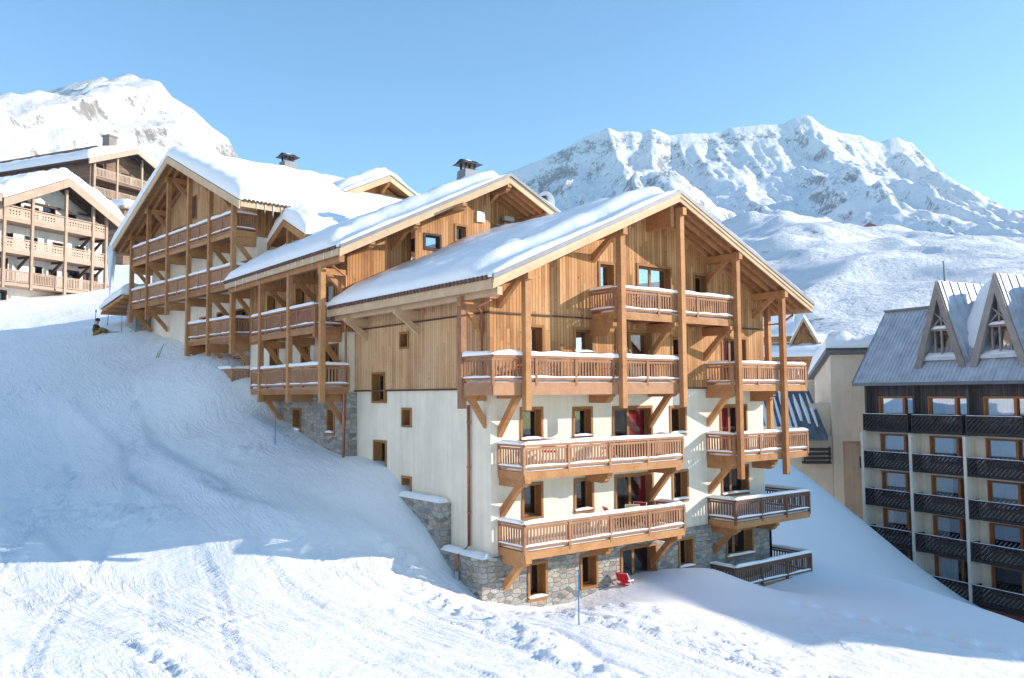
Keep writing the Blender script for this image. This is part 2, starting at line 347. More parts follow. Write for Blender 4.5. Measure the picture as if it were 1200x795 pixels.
def window(T, P, a0, a1, z0, z1, d=0.0, leaves=1, curtain=None, cspan=(0, 1), frame='frame', glass='glass', depth=.26, trim=.09, room='dark', snow=False):
    m = MB(); i0, i1, j0, j1 = a0+trim, a1-trim, z0+trim, z1-trim
    for q in ((a0, i0, z0, z1), (i1, a1, z0, z1), (i0, i1, z0, j0), (i0, i1, j1, z1)):
        m.pbox(P, q[0], q[1], d-depth, d+.035, q[2], q[3])
    sd = d-depth+.05; w = .06; n = leaves; L = (i1-i0)/n
    for k in range(n):
        x0, x1 = i0+k*L, i0+(k+1)*L
        for q in ((x0, x0+w, j0, j1), (x1-w, x1, j0, j1), (x0+w, x1-w, j0, j0+w), (x0+w, x1-w, j1-w, j1)):
            m.pbox(P, q[0]+.002, q[1]-.002, sd-.05, sd, q[2], q[3])
    o = T.part('window', m, frame)
    g = MB().pbox(P, i0, i1, sd-.034, sd-.022, j0, j1); T.part('pane', g, glass, o)
    r = MB(); D = sd-1.1; e = .002
    for q in (((i0, D, j0), (i1, D, j0), (i1, D, j1), (i0, D, j1)), ((i0, D, j0), (i0, sd-.06, j0), (i0, sd-.06, j1), (i0, D, j1)), ((i1, D, j0), (i1, sd-.06, j0), (i1, sd-.06, j1), (i1, D, j1)),
              ((i0, D, j0), (i1, D, j0), (i1, sd-.06, j0), (i0, sd-.06, j0)), ((i0, D, j1), (i1, D, j1), (i1, sd-.06, j1), (i0, sd-.06, j1))):
        r.quad(*[P(*c) for c in q])
    T.part('interior', r, room, o)
    if curtain:
        c = MB(); x0, x1 = i0+(i1-i0)*cspan[0], i0+(i1-i0)*cspan[1]; nn = max(8, int((x1-x0)/.08)); pr = None
        for k in range(nn+1):
            x = x0+(x1-x0)*k/nn; dd = sd-.1+.025*math.sin(k*1.9)+.012*math.sin(k*.73)
            cu = (P(x, dd, j0+.01), P(x, dd, j1-.01))
            if pr: c.quad(pr[0], cu[0], cu[1], pr[1])
            pr = cu
        T.part('curtain', c, curtain, o, True)
    if snow:
        s = MB(); snow_bar(s, P(a0+.02, d+.03, z0+trim+.02), P(a1-.02, d+.03, z0+trim+.02), .16, .09); T.part('sill_snow', s, 'snow', o, True)
    return o
def snow_bar(mb, p0, p1, w, h, seg=.22, rough=.35):
    """rounded, uneven ridge of snow resting along a rail or ledge"""
    p0, p1 = Vector(p0), Vector(p1); L = (p1-p0).length; n = max(3, int(L/seg)); t = (p1-p0).normalized()
    sd = t.cross(Vector((0, 0, 1))).normalized(); prev = None; K = 7; ph = random.random()*50
    for k in range(n+1):
        e = min(k, n-k)/n*L; q = min(1, .45+e/.25)
        hh = h*q*(1+rough*mn.noise((p0.x*.7+k*seg*1.7, p0.y*.7+ph, p0.z))); ww = w/2*(1+.25*mn.noise((k*seg*1.3, ph+9, p0.z)))
        c = p0+t*(L*k/n); i = len(mb.v)
        for j in range(K):
            a = math.pi*j/(K-1); mb.v.append(tuple(c+sd*ww*math.copysign(abs(math.cos(a))**.6, math.cos(a))+Vector((0, 0, 1))*hh*max(0, math.sin(a))**.75))
        if prev is not None:
            for j in range(K-1): mb.f.append((prev+j, i+j, i+j+1, prev+j+1))
            mb.f.append((prev+K-1, i+K-1, i, prev))
        else: mb.f.append(tuple(range(i, i+K))[::-1])
        prev = i
    mb.f.append(tuple(range(prev, prev+K)))
def railing(pts, ztop, h, post_gap=1.75, slat=.055, gap=.125, skip_first=False, base=.1, w=.09):
    """pts: plan polyline; posts, top and bottom rails, balusters"""
    mb = MB(); zt = ztop
    for k, (p0, p1) in enumerate(zip(pts, pts[1:])):
        a, b = Vector((*p0, 0)), Vector((*p1, 0)); L = (b-a).length; t = (b-a)/L
        mb.bar(a+Vector((0, 0, zt-.035)), b+Vector((0, 0, zt-.035)), w+.03, .07)
        mb.bar(a+Vector((0, 0, zt-.13)), b+Vector((0, 0, zt-.13)), .045, .07)
        mb.bar(a+Vector((0, 0, zt-h+base)), b+Vector((0, 0, zt-h+base)), .05, .08)
        n = max(1, round(L/post_gap))
        for j in range(n+1):
            if j == 0 and k > 0: continue
            c = a+t*(L*j/n); mb.bar(c+Vector((0, 0, zt-h-.12)), c+Vector((0, 0, zt-.07)), w, w, up=t)
        m = max(2, int(L/gap))
        for j in range(1, m):
            c = a+t*(L*j/m); mb.bar(c+Vector((0, 0, zt-h+base+.04)), c+Vector((0, 0, zt-.16)), .028, slat, up=t)
    return mb
def rail_snow(pts, ztop, h, th=.1, low=True):
    s = MB()
    for p0, p1 in zip(pts, pts[1:]):
        a, b = Vector((*p0, ztop)), Vector((*p1, ztop)); t = (b-a).normalized()*.02
        snow_bar(s, a-t, b+t, .16, th)
        if low: snow_bar(s, Vector((*p0, ztop-h+.14)), Vector((*p1, ztop-h+.14)), .09, .06, rough=.8)
    return s
def patch_snow(x0, x1, y0, y1, z, t, n=.22):
    """a cushion of snow lying on a deck or ledge"""
    mb = MB(); nx, ny = max(3, int(abs(x1-x0)/n)), max(3, int(abs(y1-y0)/n)); i0 = len(mb.v)
    for j in range(ny+1):
        for i in range(nx+1):
            x, y = x0+(x1-x0)*i/nx, y0+(y1-y0)*j/ny; d = min(i, nx-i, )/nx*abs(x1-x0); e = min(j, ny-j)/ny*abs(y1-y0)
            q = min(1, d/.18+.1)*min(1, e/.18+.1)
            mb.v.append((x, y, z+(t*(1+.4*mn.noise((x*1.3, y*1.3, z))))*q**.5 if 0 < i < nx and 0 < j < ny else z))
    for j in range(ny):
        for i in range(nx): a = i0+j*(nx+1)+i; mb.f.append((a, a+1, a+nx+2, a+nx+1))
    return mb
def roof_snow(P, a0, a1, b0, b1, ridge, zr, slope, t0, na=70, nb=46, front_set=0.9, lip=.05, seed=0, ridge_round=.35, one=0, thin=.14, amp=.12):
    """snow blanket on a gable roof. a across the slope, b along the ridge (b0 = front verge). one=-1/+1: single slope"""
    mb = MB(); i0 = 0
    A = np.linspace(a0, a1, na+1); B = np.linspace(b0, b1, nb+1)
    # tighten samples at the edges
    A = a0+(a1-a0)*(.5-.5*np.cos(np.pi*np.linspace(0, 1, na+1)))*.35+(A-a0)*.65
    B = b0+(b1-b0)*(.5-.5*np.cos(np.pi*np.linspace(0, 1, nb+1)))*.35+(B-b0)*.65
    aa, bb = np.meshgrid(A, B)
    x = aa-ridge
    base = zr-slope*np.abs(x)
    top0 = zr-slope*np.sqrt(x*x+ridge_round**2)+slope*ridge_round*.55
    da = np.minimum(aa-a0, a1-aa)
    if one: da = (aa-a0) if one < 0 else (a1-aa)
    db0 = bb-b0; db1 = b1-bb
    wob = .35*fbm(aa*.5+seed, bb*0+seed, 3, 5+seed)
    tk = t0*(.62+.38*smooth(0, .9, da))
    tk = tk*(thin/t0+(1-thin/t0)*smooth(front_set-.25+wob, front_set+.25+wob, db0)) if front_set > 0 else tk*(.7+.3*smooth(0, .7, db0))
    tk = tk*(.6+.4*smooth(0, .6, db1))
    tk = tk+amp*t0*2*fbm(aa*.35+seed*3.1, bb*.35, 4, 11+seed)*smooth(0, 1, da)
    tk = tk*(1+.16*fbm(aa*1.7, bb*1.7+seed, 3, 21+seed)+.06*fbm(aa*.5, bb*2.6+seed, 3, 27+seed))
    tk = np.maximum(tk, .05)
    z = np.maximum(top0, base-.02)+tk
    # rounded eave: pull down the outermost samples
    ed = np.minimum(np.minimum(da, db0), db1); z = z-tk*.45*(1-smooth(0, .14, ed))**2
    n, m = na+1, nb+1
    for j in range(m):
        for i in range(n): mb.v.append(P(aa[j, i], bb[j, i], z[j, i]))
    for j in range(m-1):
        for i in range(n-1): a = j*n+i; mb.f.append((a, a+1, a+n+1, a+n))
    ring = [(0, i) for i in range(n)]+[(j, n-1) for j in range(1, m)]+[(m-1, i) for i in range(n-2, -1, -1)]+[(j, 0) for j in range(m-2, 0, -1)]
    k0 = len(mb.v)
    for j, i in ring: mb.v.append(P(aa[j, i], bb[j, i], base[j, i]+.012))
    Lr = len(ring)
    for q in range(Lr):
        j, i = ring[q]; j2, i2 = ring[(q+1) % Lr]
        mb.f.append((k0+q, k0+(q+1) % Lr, j2*n+i2, j*n+i))
    return mb
def gable_roof(P, a0, a1, b0, b1, ridge, zr, slope, th):
    """P(a, b, z); slab with two slopes"""
    mb = MB(); prof = [(a0, zr-slope*(ridge-a0)), (ridge, zr), (a1, zr-slope*(a1-ridge))]
    for (x0, z0), (x1, z1) in zip(prof, prof[1:]):
        mb.hexa([P(x0, b0, z0-th), P(x1, b0, z1-th), P(x1, b1, z1-th), P(x0, b1, z0-th), P(x0, b0, z0), P(x1, b0, z1), P(x1, b1, z1), P(x0, b1, z0)])
    return mb
def slope_bar(P, a0, z0, a1, z1, b0, b1, h0, h1):
    """board following a verge: between offsets h0 (below) and h1 (above) the line"""
    return MB().hexa([P(a0, b0, z0+h0), P(a1, b0, z1+h0), P(a1, b1, z1+h0), P(a0, b1, z0+h0), P(a0, b0, z0+h1), P(a1, b0, z1+h1), P(a1, b1, z1+h1), P(a0, b1, z0+h1)])
def bracket(P, a, z, out, w=.2, h=.26, drop=1.0, brace=True, wall_d=0.0, stepped=True, reach=None):
    """cantilever beam (top at z) sticking `out` from the wall with a diagonal strut below"""
    mb = MB(); 
    if stepped:
        poly = [(wall_d, z), (wall_d+out, z), (wall_d+out, z-h*.45), (wall_d+out-.1, z-h*.6), (wall_d+out-.13, z-h*.8), (wall_d+out-.25, z-h), (wall_d, z-h)]
    else: poly = [(wall_d, z), (wall_d+out, z), (wall_d+out, z-h), (wall_d, z-h)]
    n = len(poly); i = len(mb.v)
    mb.v += [P(a-w/2, d, q) for d, q in poly]+[P(a+w/2, d, q) for d, q in poly]
    mb.f.append(tuple(range(i, i+n))); mb.f.append(tuple(range(i+2*n-1, i+n-1, -1)))
    for k in range(n): mb.f.append((i+k, i+n+k, i+n+(k+1) % n, i+(k+1) % n))
    if brace:
        r = reach or out*.82; q0 = .09; ww = w*.42
        mb.hexa([P(a-ww, wall_d, z-h-drop), P(a+ww, wall_d, z-h-drop), P(a+ww, wall_d+r-.1, z-h), P(a-ww, wall_d+r-.1, z-h),
                 P(a-ww, wall_d, z-h-drop+.3), P(a+ww, wall_d, z-h-drop+.3), P(a+ww, wall_d+r-.34, z-h), P(a-ww, wall_d+r-.34, z-h)])
    return mb
def icicle(p, L, r):
    return MB().tube([p, (p[0]+.01, p[1], p[2]-L*.3), (p[0]-.01, p[1]+.01, p[2]-L*.7), (p[0], p[1], p[2]-L)], [r, r*.8, r*.4, r*.06], 6)
def eave_tiles(P, a, b0, b1, z, r=.07, L=.3, step=.21, slope=.445):
    mb = MB(); n = int((b1-b0)/step)
    for k in range(n):
        b = b0+(k+.5)*step; mb.tube([P(a-.06, b, z-.02-.06*slope), P(a+L, b, z-.02+L*slope)], r, 7)
    return mb
# ================================================================== CHALET A (front block)
def chalet_front():
    T = Thing('chalet', 'biggest, nearest chalet, timber above cream plaster, with a copper pipe on its windowed side wall', 'chalet', (0, 0, -7.5))
    SL, ZR, RI, UW, VW = .445, 6.93, 6.98, 13.6, 8.9
    F = lambda a, d, z: (a, -d, z); Lw = lambda a, d, z: (-d, a, z); Rw = lambda a, d, z: (UW+d, a, z)
    und = lambda u: ZR-.3-SL*abs(u-RI)
    win = {  # a0,a1,z0,z1,leaves,curtain,span,snow
     'G': [(1.27, 2.07, -6.45, -5.25, 1, None, 0, 1), (3.45, 4.25, -6.4, -5.27, 1, None, 0, 0), (5.3, 7.1, -7.1, -5.27, 2, None, 0, 0), (8.2, 9.05, -6.4, -5.25, 1, None, 0, 1), (10.87, 12.55, -6.35, -5.25, 2, 'white_curtain', (0, .18), 1)],
     '1': [(1.18, 2.05, -3.97, -2.8, 1, None, 0, 0), (3.36, 4.25, -3.97, -2.8, 1, None, 0, 1), (5.22, 7.14, -4.74, -2.8, 2, 'red_curtain', (.8, 1), 0), (8.1, 9.0, -4.0, -2.82, 1, None, 0, 1), (10.88, 12.57, -4.02, -2.85, 2, None, 0, 1)],
     '2': [(1.14, 2.08, -1.56, -.43, 1, 'white_curtain', (0, .3), 1), (3.34, 4.24, -1.53, -.45, 1, None, 0, 1), (5.16, 7.14, -2.4, -.46, 2, 'red_curtain', (.55, .98), 0), (8.04, 8.97, -1.6, -.48, 1, None, 0, 1), (10.88, 12.56, -2.4, -.48, 2, 'red_curtain', (.02, .62), 0)],
     '3': [(1.25, 2.1, 1.25, 2.2, 1, None, 0, 0), (3.37, 4.29, 1.25, 2.2, 1, None, 0, 1), (5.29, 7.17, .26, 2.2, 2, 'white_curtain', (.3, .62), 0), (8.12, 8.95, 1.25, 2.1, 1, None, 0, 0), (10.98, 12.56, .26, 2.15, 2, 'red_curtain', (.05, .5), 0)],
     '4': [(4.53, 5.35, 3.5, 4.5, 1, None, 0, 0), (6.4, 8.24, 2.6, 4.6, 2, None, 0, 0), (9.42, 10.25, 3.55, 4.5, 1, None, 0, 0)]}
    H = lambda *ks: [w[:4] for k in ks for w in win[k]]
    lw = [(6.43, 7.45, -.31, .83), (4.66, 5.35, -1.16, -.47), (6.43, 7.45, -2.8, -1.68), (4.66, 5.35, -3.5, -2.86), (4.73, 5.38, 1.61, 2.22)]
    zt, zs = .18, -4.95
    T.part('plaster_wall', wall(F, 0, UW, zs, [(0, zt), (UW, zt)], [h for h in H('1', '2')]), 'plaster')
    T.part('plaster_wall', wall(Lw, 0, VW, -7.5, [(0, zt), (VW, zt)], [(6.43, 7.45, -.31, zt)]+lw[1:4], ends=False), 'plaster')
    T.part('plaster_wall', wall(Rw, 0, VW, -7.5, [(0, zt), (VW, zt)], ends=False), 'plaster')
    T.part('timber_wall', wall(F, -.07, UW+.07, zt, [(-.07, und(0)), (RI, und(RI)), (UW+.07, und(UW))], H('3', '4'), d=.07, ends=False), 'larch')
    T.part('timber_wall', wall(Lw, -.07, VW, zt, [(-.07, und(0)), (VW, und(0))], [(6.43, 7.45, zt, .83), lw[4]], d=.07, ends=False), 'larch_pale')
    T.part('timber_wall', wall(Rw, -.07, VW, zt, [(-.07, und(UW)), (VW, und(UW))], d=.07, ends=False), 'larch')
    T.part('stone_base', wall(F, -.0, UW+.15, -7.6, [(0, zs), (UW+.15, zs)], H('G'), d=.15, edge=.15), 'stone')
    sb = MB(); sb.box(-.45, .0, -.15, 2.19, -8, zs+.0); T.part('stone_base', sb, 'stone')
    sb = MB(); sb.box(-.45, -.0, 2.19, 4.9, -7, -3.5); T.part('stone_base', sb, 'stone')
    sb = MB(); sb.box(UW+.002, UW+.15, -.15, VW, -8, zs-.1); T.part('stone_base', sb, 'stone')
    T.part('ledge_snow', patch_snow(-.47, 0, -.17, 2.2, zs+.004, .13, .1), 'snow', smooth=True)
    T.part('ledge_snow', patch_snow(-.47, 0, 2.17, 4.92, -3.496, .15, .1), 'snow', smooth=True)
    db = MB(); db.pbox(F, -.12, UW+.12, .07, .13, 2.48, 2.53); db.pbox(Lw, -.07, VW, .07, .13, 2.48, 2.53)
    db.pbox(F, -.12, UW+.1, .0, .1, zt-.06, zt-.005); db.pbox(Lw, 0, VW, .0, .1, zt-.06, zt-.005)
    T.part('drip_board', db, 'frame_dark')
    for k in win:
        for a0, a1, z0, z1, n, c, sp, s in win[k]:
            window(T, F, a0, a1, z0, z1, d={'G': .15, '3': .07, '4': .07}.get(k, 0), leaves=n, curtain=c, cspan=sp or (0, 1), glass='glass_bright' if k in '34' and a0 < 8 else 'glass', snow=bool(s), depth=.34 if k == 'G' else .27)
    for i, (a0, a1, z0, z1) in enumerate(lw):
        window(T, Lw, a0, a1, z0, z1, d=.07 if i in (0, 4) else 0, depth=.3, trim=.08)
    # roof
    RP = lambda a, b, z: (a, b, z)
    ul, ur, b0, b1 = -1.08, 14.74, -1.6, 9.2
    roof = T.part('roof', gable_roof(RP, ul, ur, b0, b1, RI, ZR, SL, .16), 'soffit')
    T.part('roof_snow', roof_snow(RP, ul-.04, ur+.03, b0-.05, b1, RI, ZR, SL, .5, front_set=1.1), 'snow', roof, True)
    for sgn, ue in ((-1, ul), (1, ur)):
        ze = ZR-SL*abs(ue-RI)
        T.part('barge_board', slope_bar(RP, ue, ze, RI, ZR, b0-.06, b0-.002, -.34, -.05), 'cream', roof)
        T.part('barge_board', slope_bar(RP, ue, ze, RI, ZR, b0-.10, b0-.062, -.18, -.07), 'cream', roof)
        T.part('verge_flashing', slope_bar(RP, ue-.03*sgn*-1, ze, RI, ZR, b0-.13, b0+.0, -.07, .07), 'zinc', roof)
        for v in (-1.25, -.85, -.45, -.08):
            T.part('rafter', slope_bar(RP, ue+.12*(-sgn), ze-SL*-.12, RI, ZR, v-.05, v+.05, -.34, -.16), 'beam', roof)
        fb = MB(); fb.box(ue-.03, ue+.03, b0, b1, ze-.34, ze-.05); T.part('fascia_board', fb, 'cream', roof)
    T.part('eave_tiles', eave_tiles(RP, ul-.06, b0+.1, b1, ZR-SL*(RI-ul)+.02, slope=SL), 'tile', roof)
    # eave purlins + side brackets on the left wall
    pb = MB(); pb.bar((-.72, b0+.1, 2.98), (-.72, b1-.1, 2.98), .18, .24); T.part('purlin', pb, 'cream', roof)
    for v in (7.86, 4.12): T.part('bracket', bracket(Lw, v, 2.88, .95, .16, .3, .55, wall_d=.07), 'cream')
    # gable posts, with tie beam and diagonal strut back to the wall
    for u, z0 in ((.32, -.5), (4.31, -.5), (7.23, -.5), (10.28, -3.18), (13.05, -3.18)):
        zt_ = und(u)-.02 if abs(u-RI) > .5 else und(u)-.1
        p = MB(); p.box(u-.1, u+.1, -1.5, -1.3, z0, zt_+.02); T.part('post', p, 'beam')
        T.part('tie_beam', bracket(F, u+.001, zt_-.0, 1.56, .19, .26, .75, brace=(u != 7.23), wall_d=.07, stepped=False, reach=1.1), 'beam', roof)
    T.part('tie_beam', bracket(F, 7.0, und(7)-.1, 1.2, .16, .75, .5, False, .07, False), 'beam', roof)
    p = MB(); p.box(-.93, -.74, .2, .42, -.45, 2.95); T.part('post', p, 'rail')
    p = MB(); p.box(14.1, 14.3, .0, .2, -3.0, 3.4); T.part('post', p, 'beam')
    T.part('bracket', bracket(Lw, .3, 2.8, .9, .16, .28, .7, wall_d=.07), 'beam')
    T.part('bracket', bracket(Lw, .28, .02, .85, .17, .24, .85), 'beam')
    # balconies
    def balcony(pts, strips, zr, brs, h=.8, fascia=.2, wd=0.0, snow=.11, rm='rail'):
        zd = zr-h; d = MB()
        for x0, x1, y0, y1 in strips:
            d.box(x0, x1, y0, y1, zd-.1, zd)
            n = max(2, int((x1-x0)/.9))
            for k in range(n+1):
                x = x0+.06+(x1-x0-.12)*k/n; d.box(x-.05, x+.05, y0+.1, y1-.002, zd-.24, zd-.102)
        o = T.part('balcony', d, 'rail')
        f = MB()
        for p0, p1 in zip(pts, pts[1:]): f.bar((*p0, zd-fascia/2-.02), (*p1, zd-fascia/2-.02), .07, fascia+.04)
        T.part('fascia_beam', f, 'beam' if fascia < .3 else 'rail', o)
        T.part('railing', railing(pts, zr, h-.02), rm, o)
        T.part('rail_snow', rail_snow(pts, zr, h, snow), 'snow', o, True)
        for x0, x1, y0, y1 in strips: T.part('deck_snow', patch_snow(x0+.08, x1-.08, y0+.06, y1-.05, zd+.003, .1), 'snow', o, True)
        for a, hb, dr, br in brs: T.part('bracket', bracket(F, a, zd-.242, 1.3 if br else 1.05, .22, hb, dr, br, wd), 'beam', o)
    P4 = [(4.2, 0), (4.2, -1.25), (10.22, -1.25), (10.22, 0)]
    balcony(P4, [(4.17, 10.25, -1.28, -.07)], 3.45, [(4.25, .5, 0, False), (7.0, .3, .95, True), (10.0, .3, .95, True)], wd=.07)
    P3 = [(-.82, .34), (-.82, -1.25), (7.2, -1.25), (7.2, -.07)]
    balcony(P3, [(-.85, 7.23, -1.28, -.07), (-.85, -.07, -.07, .37)], 1.13, [(.35, .24, 1.2, True), (4.2, .42, 0, False), (7.05, .24, 1.1, True)], fascia=.34, snow=.14)
    PR = [(10.1, 0), (10.1, -1.25), (14.7, -1.25), (14.7, 1.2), (13.62, 1.2)]
    SR = [(10.07, 14.73, -1.28, -.0), (13.62, 14.73, 0, 1.23)]
    PR3 = [(10.1, -.07)]+PR[1:]; SR3 = [(10.07, 14.73, -1.28, -.07), (13.68, 14.73, -.07, 1.23)]
    balcony(PR3, SR3, 1.06, [(10.2, .24, 1.1, True), (12.9, .4, 0, False)])
    PL = [(.3, 0), (.3, -1.25), (7.3, -1.25), (7.3, 0)]; S2 = [(.27, 7.33, -1.28, 0)]
    balcony(PL, S2, -1.52, [(.42, .24, 1.0, True), (4.0, .36, 0, False), (7.0, .24, 1.05, True)])
    balcony(PR, SR, -1.56, [(10.2, .24, 1.0, True), (12.9, .4, 0, False)])
    balcony(PL, S2, -3.85, [(.42, .24, 1.0, True), (4.0, .36, 0, False), (7.0, .24, 1.05, True)])
    balcony(PR, SR, -3.95, [(10.2, .24, 1.0, True), (12.9, .36, 0, False)], rm='rail_shaded')
    PRg = [(10.0, -.15), (10.0, -1.25), (14.7, -1.25), (14.7, 1.2), (13.75, 1.2)]
    balcony(PRg, [(9.97, 14.73, -1.28, -.15), (13.75, 14.73, -.15, 1.23)], -6.36, [], wd=.15, rm='rail_shaded')
    # rain pipe on the left wall
    pp = MB().tube([(-.09, 1.05, -.35), (-.09, 1.05, -4.72), (-.3, 1.05, -4.86), (-.55, 1.05, -4.98), (-.55, 1.05, -5.5)], .05, 8)
    for z in (-.9, -2.3, -3.7): pp.tube([(-.09, 1.05, z-.03), (-.09, 1.05, z+.03)], .068, 8)
    o = T.part('rain_pipe', pp, 'copper', smooth=True)
    T.part('pipe_shoe', MB().tube([(-.55, 1.05, -5.45), (-.55, 1.05, -6.3)], .065, 8), 'grey_paint', o, True)
    T.part('rain_pipe', MB().tube([(-.7, -1.0, 2.75), (-.7, -.3, 2.6), (-.2, .15, 2.5), (-.2, .15, .3)], .045, 8), 'copper', smooth=True)
    T.part('rain_pipe', MB().tube([(14.55, -.9, 3.1), (14.3, -.5, 2.75), (13.8, .3, 2.7), (13.75, .35, -5)], .045, 8), 'copper', smooth=True)
    return T
A = chalet_front()
# ================================================================== CHALET B (middle block)
def chalet_middle():
    T = Thing('chalet', 'timber chalet with a small side dormer and two long balconies above a stone base', 'chalet', (0, 8.9, -6.0))
    SL, ZR, RI = .49, 9.2, 6.1
    y0 = 8.9
    B = lambda f: (lambda *a: (lambda p: (p[0], p[1]-y0, p[2]))(f(*a)))
    F = B(lambda a, d, z: (a, y0-d, z)); Lw = B(lambda a, d, z: (-.35-d, a, z))
    und = lambda u: ZR-.3-SL*abs(u-RI)
    ve = 19.3
    top = [(16.5-.55, 16.5+.55, 3.85, 4.7), (13.3-.55, 13.3+.5, 3.8, 4.7), (9.75, 11.3, 2.75, 4.6)]
    mid = [(15.75, 16.8, 1.25, 2.3), (12.4, 13.3, 1.2, 2.15), (9.7, 11.2, .4, 2.05)]
    low = [(13.0, 13.9, -1.6, -.55), (9.8, 10.5, -1.6, -.5)]
    T.part('timber_wall', wall(Lw, y0, ve, 2.45, [(y0, und(-.35)), (ve, und(-.35))], top, d=.06), 'larch')
    T.part('plaster_wall', wall(Lw, y0, ve, .1, [(y0, 2.45), (ve, 2.45)], mid), 'plaster')
    T.part('stone_base', wall(Lw, y0, ve, -6, [(y0, .1), (ve, .1)], low, d=.1), 'stone')
    T.part('timber_wall', wall(F, -.41, 13, 2.45, [(-.41, und(-.35)), (RI, und(RI)), (13, und(13))], [(2.45, 5.9, 3, 8.0)], d=.06), 'larch')
    T.part('stone_base', wall(F, -.45, 0.05, -6, [(-.45, .1), (.05, .1)], d=.1, edge=.3, ends=True), 'stone')
    T.part('plaster_wall', wall(F, -.35, .05, .1, [(-.35, 2.45), (.05, 2.45)], d=.03), 'plaster')
    # bay on the gable
    d = .8; pw = []
    for a0, a1, z0, z1 in ((2.6, 3.45, 5.85, 6.55), (4.1, 4.75, 6.35, 7.1)): pw.append((a0, a1, z0, z1))
    T.part('bay_wall', wall(F, 2.2, 5.95, 3, [(2.2, und(2.2)), (5.95, und(5.95))], pw, d=d, edge=d-.05), 'larch')
    for a in pw: window(T, F, *a, d=d, frame='frame_dark' if a[0] < 3 else 'frame', glass='glass_bright' if a[0] < 3 else 'glass', depth=.16 if a[0] < 3 else .26, room='room')
    for w in top: window(T, Lw, *w, d=.06, leaves=2 if w[1]-w[0] > 1.4 else 1, curtain='white_curtain' if w[0] == 9.75 else None, cspan=(.5, 1))
    for w in mid: window(T, Lw, *w, leaves=2 if w[1]-w[0] > 1.4 else 1)
    for w in low: window(T, Lw, *w, d=.1, snow=True)
    bx = MB().pbox(F, 5.2, 5.6, d+.0, d+.1, 7.3, 7.75); T.part('utility_box', bx, 'white_paint')
    fl = MB().pbox(F, 7.0, 7.06, .06, .3, 7.4, 7.46).pbox(F, 6.6, 7.45, .3, .34, 7.41, 7.45)
    o = T.part('floodlight', fl, 'grey_paint')
    for z in (7.32, 7.62): T.part('lamp_head', MB().pbox(F, 6.95, 7.5, .34, .5, z, z+.2), 'grey_paint', o)
    RP = B(lambda a, b, z: (a, b, z)); ul, ur, b0, b1 = -1.72, 13.9, 6.9, 19.0
    roof = T.part('roof', gable_roof(RP, ul, ur, b0, b1, RI, ZR, SL, .16), 'soffit')
    T.part('roof_snow', roof_snow(RP, ul-.04, ur+.03, b0-.05, b1, RI, ZR, SL, .55, front_set=1.2, seed=4, na=80), 'snow', roof, True)
    for sgn, ue in ((-1, ul), (1, ur)):
        ze = ZR-SL*abs(ue-RI)
        T.part('barge_board', slope_bar(RP, ue, ze, RI, ZR, b0-.06, b0-.002, -.36, -.05), 'cream', roof)
        T.part('verge_flashing', slope_bar(RP, ue, ze, RI, ZR, b0-.13, b0+.0, -.07, .07), 'zinc', roof)
        for v in (7.3, 7.75, 8.2, 8.6): T.part('rafter', slope_bar(RP, ue-.12*sgn, ze+SL*.12, RI, ZR, v-.05, v+.05, -.34, -.16), 'beam', roof)
        fb = MB(); x = ue; fb.hexa([RP(*q) for q in ((x-.03, b0, ze-.3), (x+.03, b0, ze-.3), (x+.03, b1, ze-.3), (x-.03, b1, ze-.3), (x-.03, b0, ze-.05), (x+.03, b0, ze-.05), (x+.03, b1, ze-.05), (x-.03, b1, ze-.05))]); T.part('fascia_board', fb, 'cream', roof)
    T.part('eave_tiles', eave_tiles(RP, ul-.06, b0+.1, b1, ZR-SL*(RI-ul)+.02, slope=SL), 'tile', roof)
    for u in (-.35, 1.6, 3.3, 6.1, 8.2):
        T.part('tie_beam', bracket(F, u, und(u)-.02 if u != 6.1 else und(u)-.1, 1.95, .2, .28, .6, u in (6.1, 1.6), .06 if not 2.2 < u < 5.9 else d, True, 1.2), 'beam', roof)
    for p in ((-1.5, b0+.15, b1),): 
        pb = MB().bar(RP(-1.5, b0+.2, 4.98), RP(-1.5, b1-.1, 4.98), .2, .24); T.part('purlin', pb, 'beam', roof)
    for k in range(14):
        b = 7.2+k*.83+random.random()*.3; T.part('icicle', icicle(RP(ul-.06, b, ZR-SL*(RI-ul)+.03), .15+.35*random.random()*(1.6 if b > 17 else 1), .025), 'ice', roof, True)
    # chimney on the ridge
    ch = MB().hexa([RP(*q) for q in ((7.05, 11.65, 8.6), (8.05, 11.65, 8.6), (8.05, 12.55, 8.6), (7.05, 12.55, 8.6), (7.18, 11.75, 10.72), (7.92, 11.75, 10.72), (7.92, 12.45, 10.72), (7.18, 12.45, 10.72))])
    c = T.part('chimney', ch, 'zinc', roof)
    # side dormer facing left
    DS = .44; DP = B(lambda a, b, z: (b, a, z)); dz, dr, df = 8.25+.22, 17.6, .75
    DF = B(lambda a, d, z: (df-d, a, z))
    dl, dh = 15.1, 20.0
    T.part('dormer_wall', wall(DF, 15.5, 19.6, 6.4, [(15.5, dz-.25-DS*2.1), (dr, dz-.25), (19.6, dz-.25-DS*2.0)], d=-.5), 'larch')
    T.part('dormer_roof', gable_roof(DP, dl, dh, df-.15, 4.4, dr, dz, DS, .14), 'soffit')
    T.part('dormer_snow', roof_snow(DP, dl-.03, dh+.03, df-.2, 4.2, dr, dz, DS, .75, na=36, nb=26, front_set=0, seed=9), 'snow', smooth=True)
    for x0, x1 in ((dl, dr), (dh, dr)):
        T.part('barge_board', slope_bar(DP, x0, dz-DS*abs(x0-dr), dr, dz, df-.21, df-.152, -.36, -.02), 'beam')
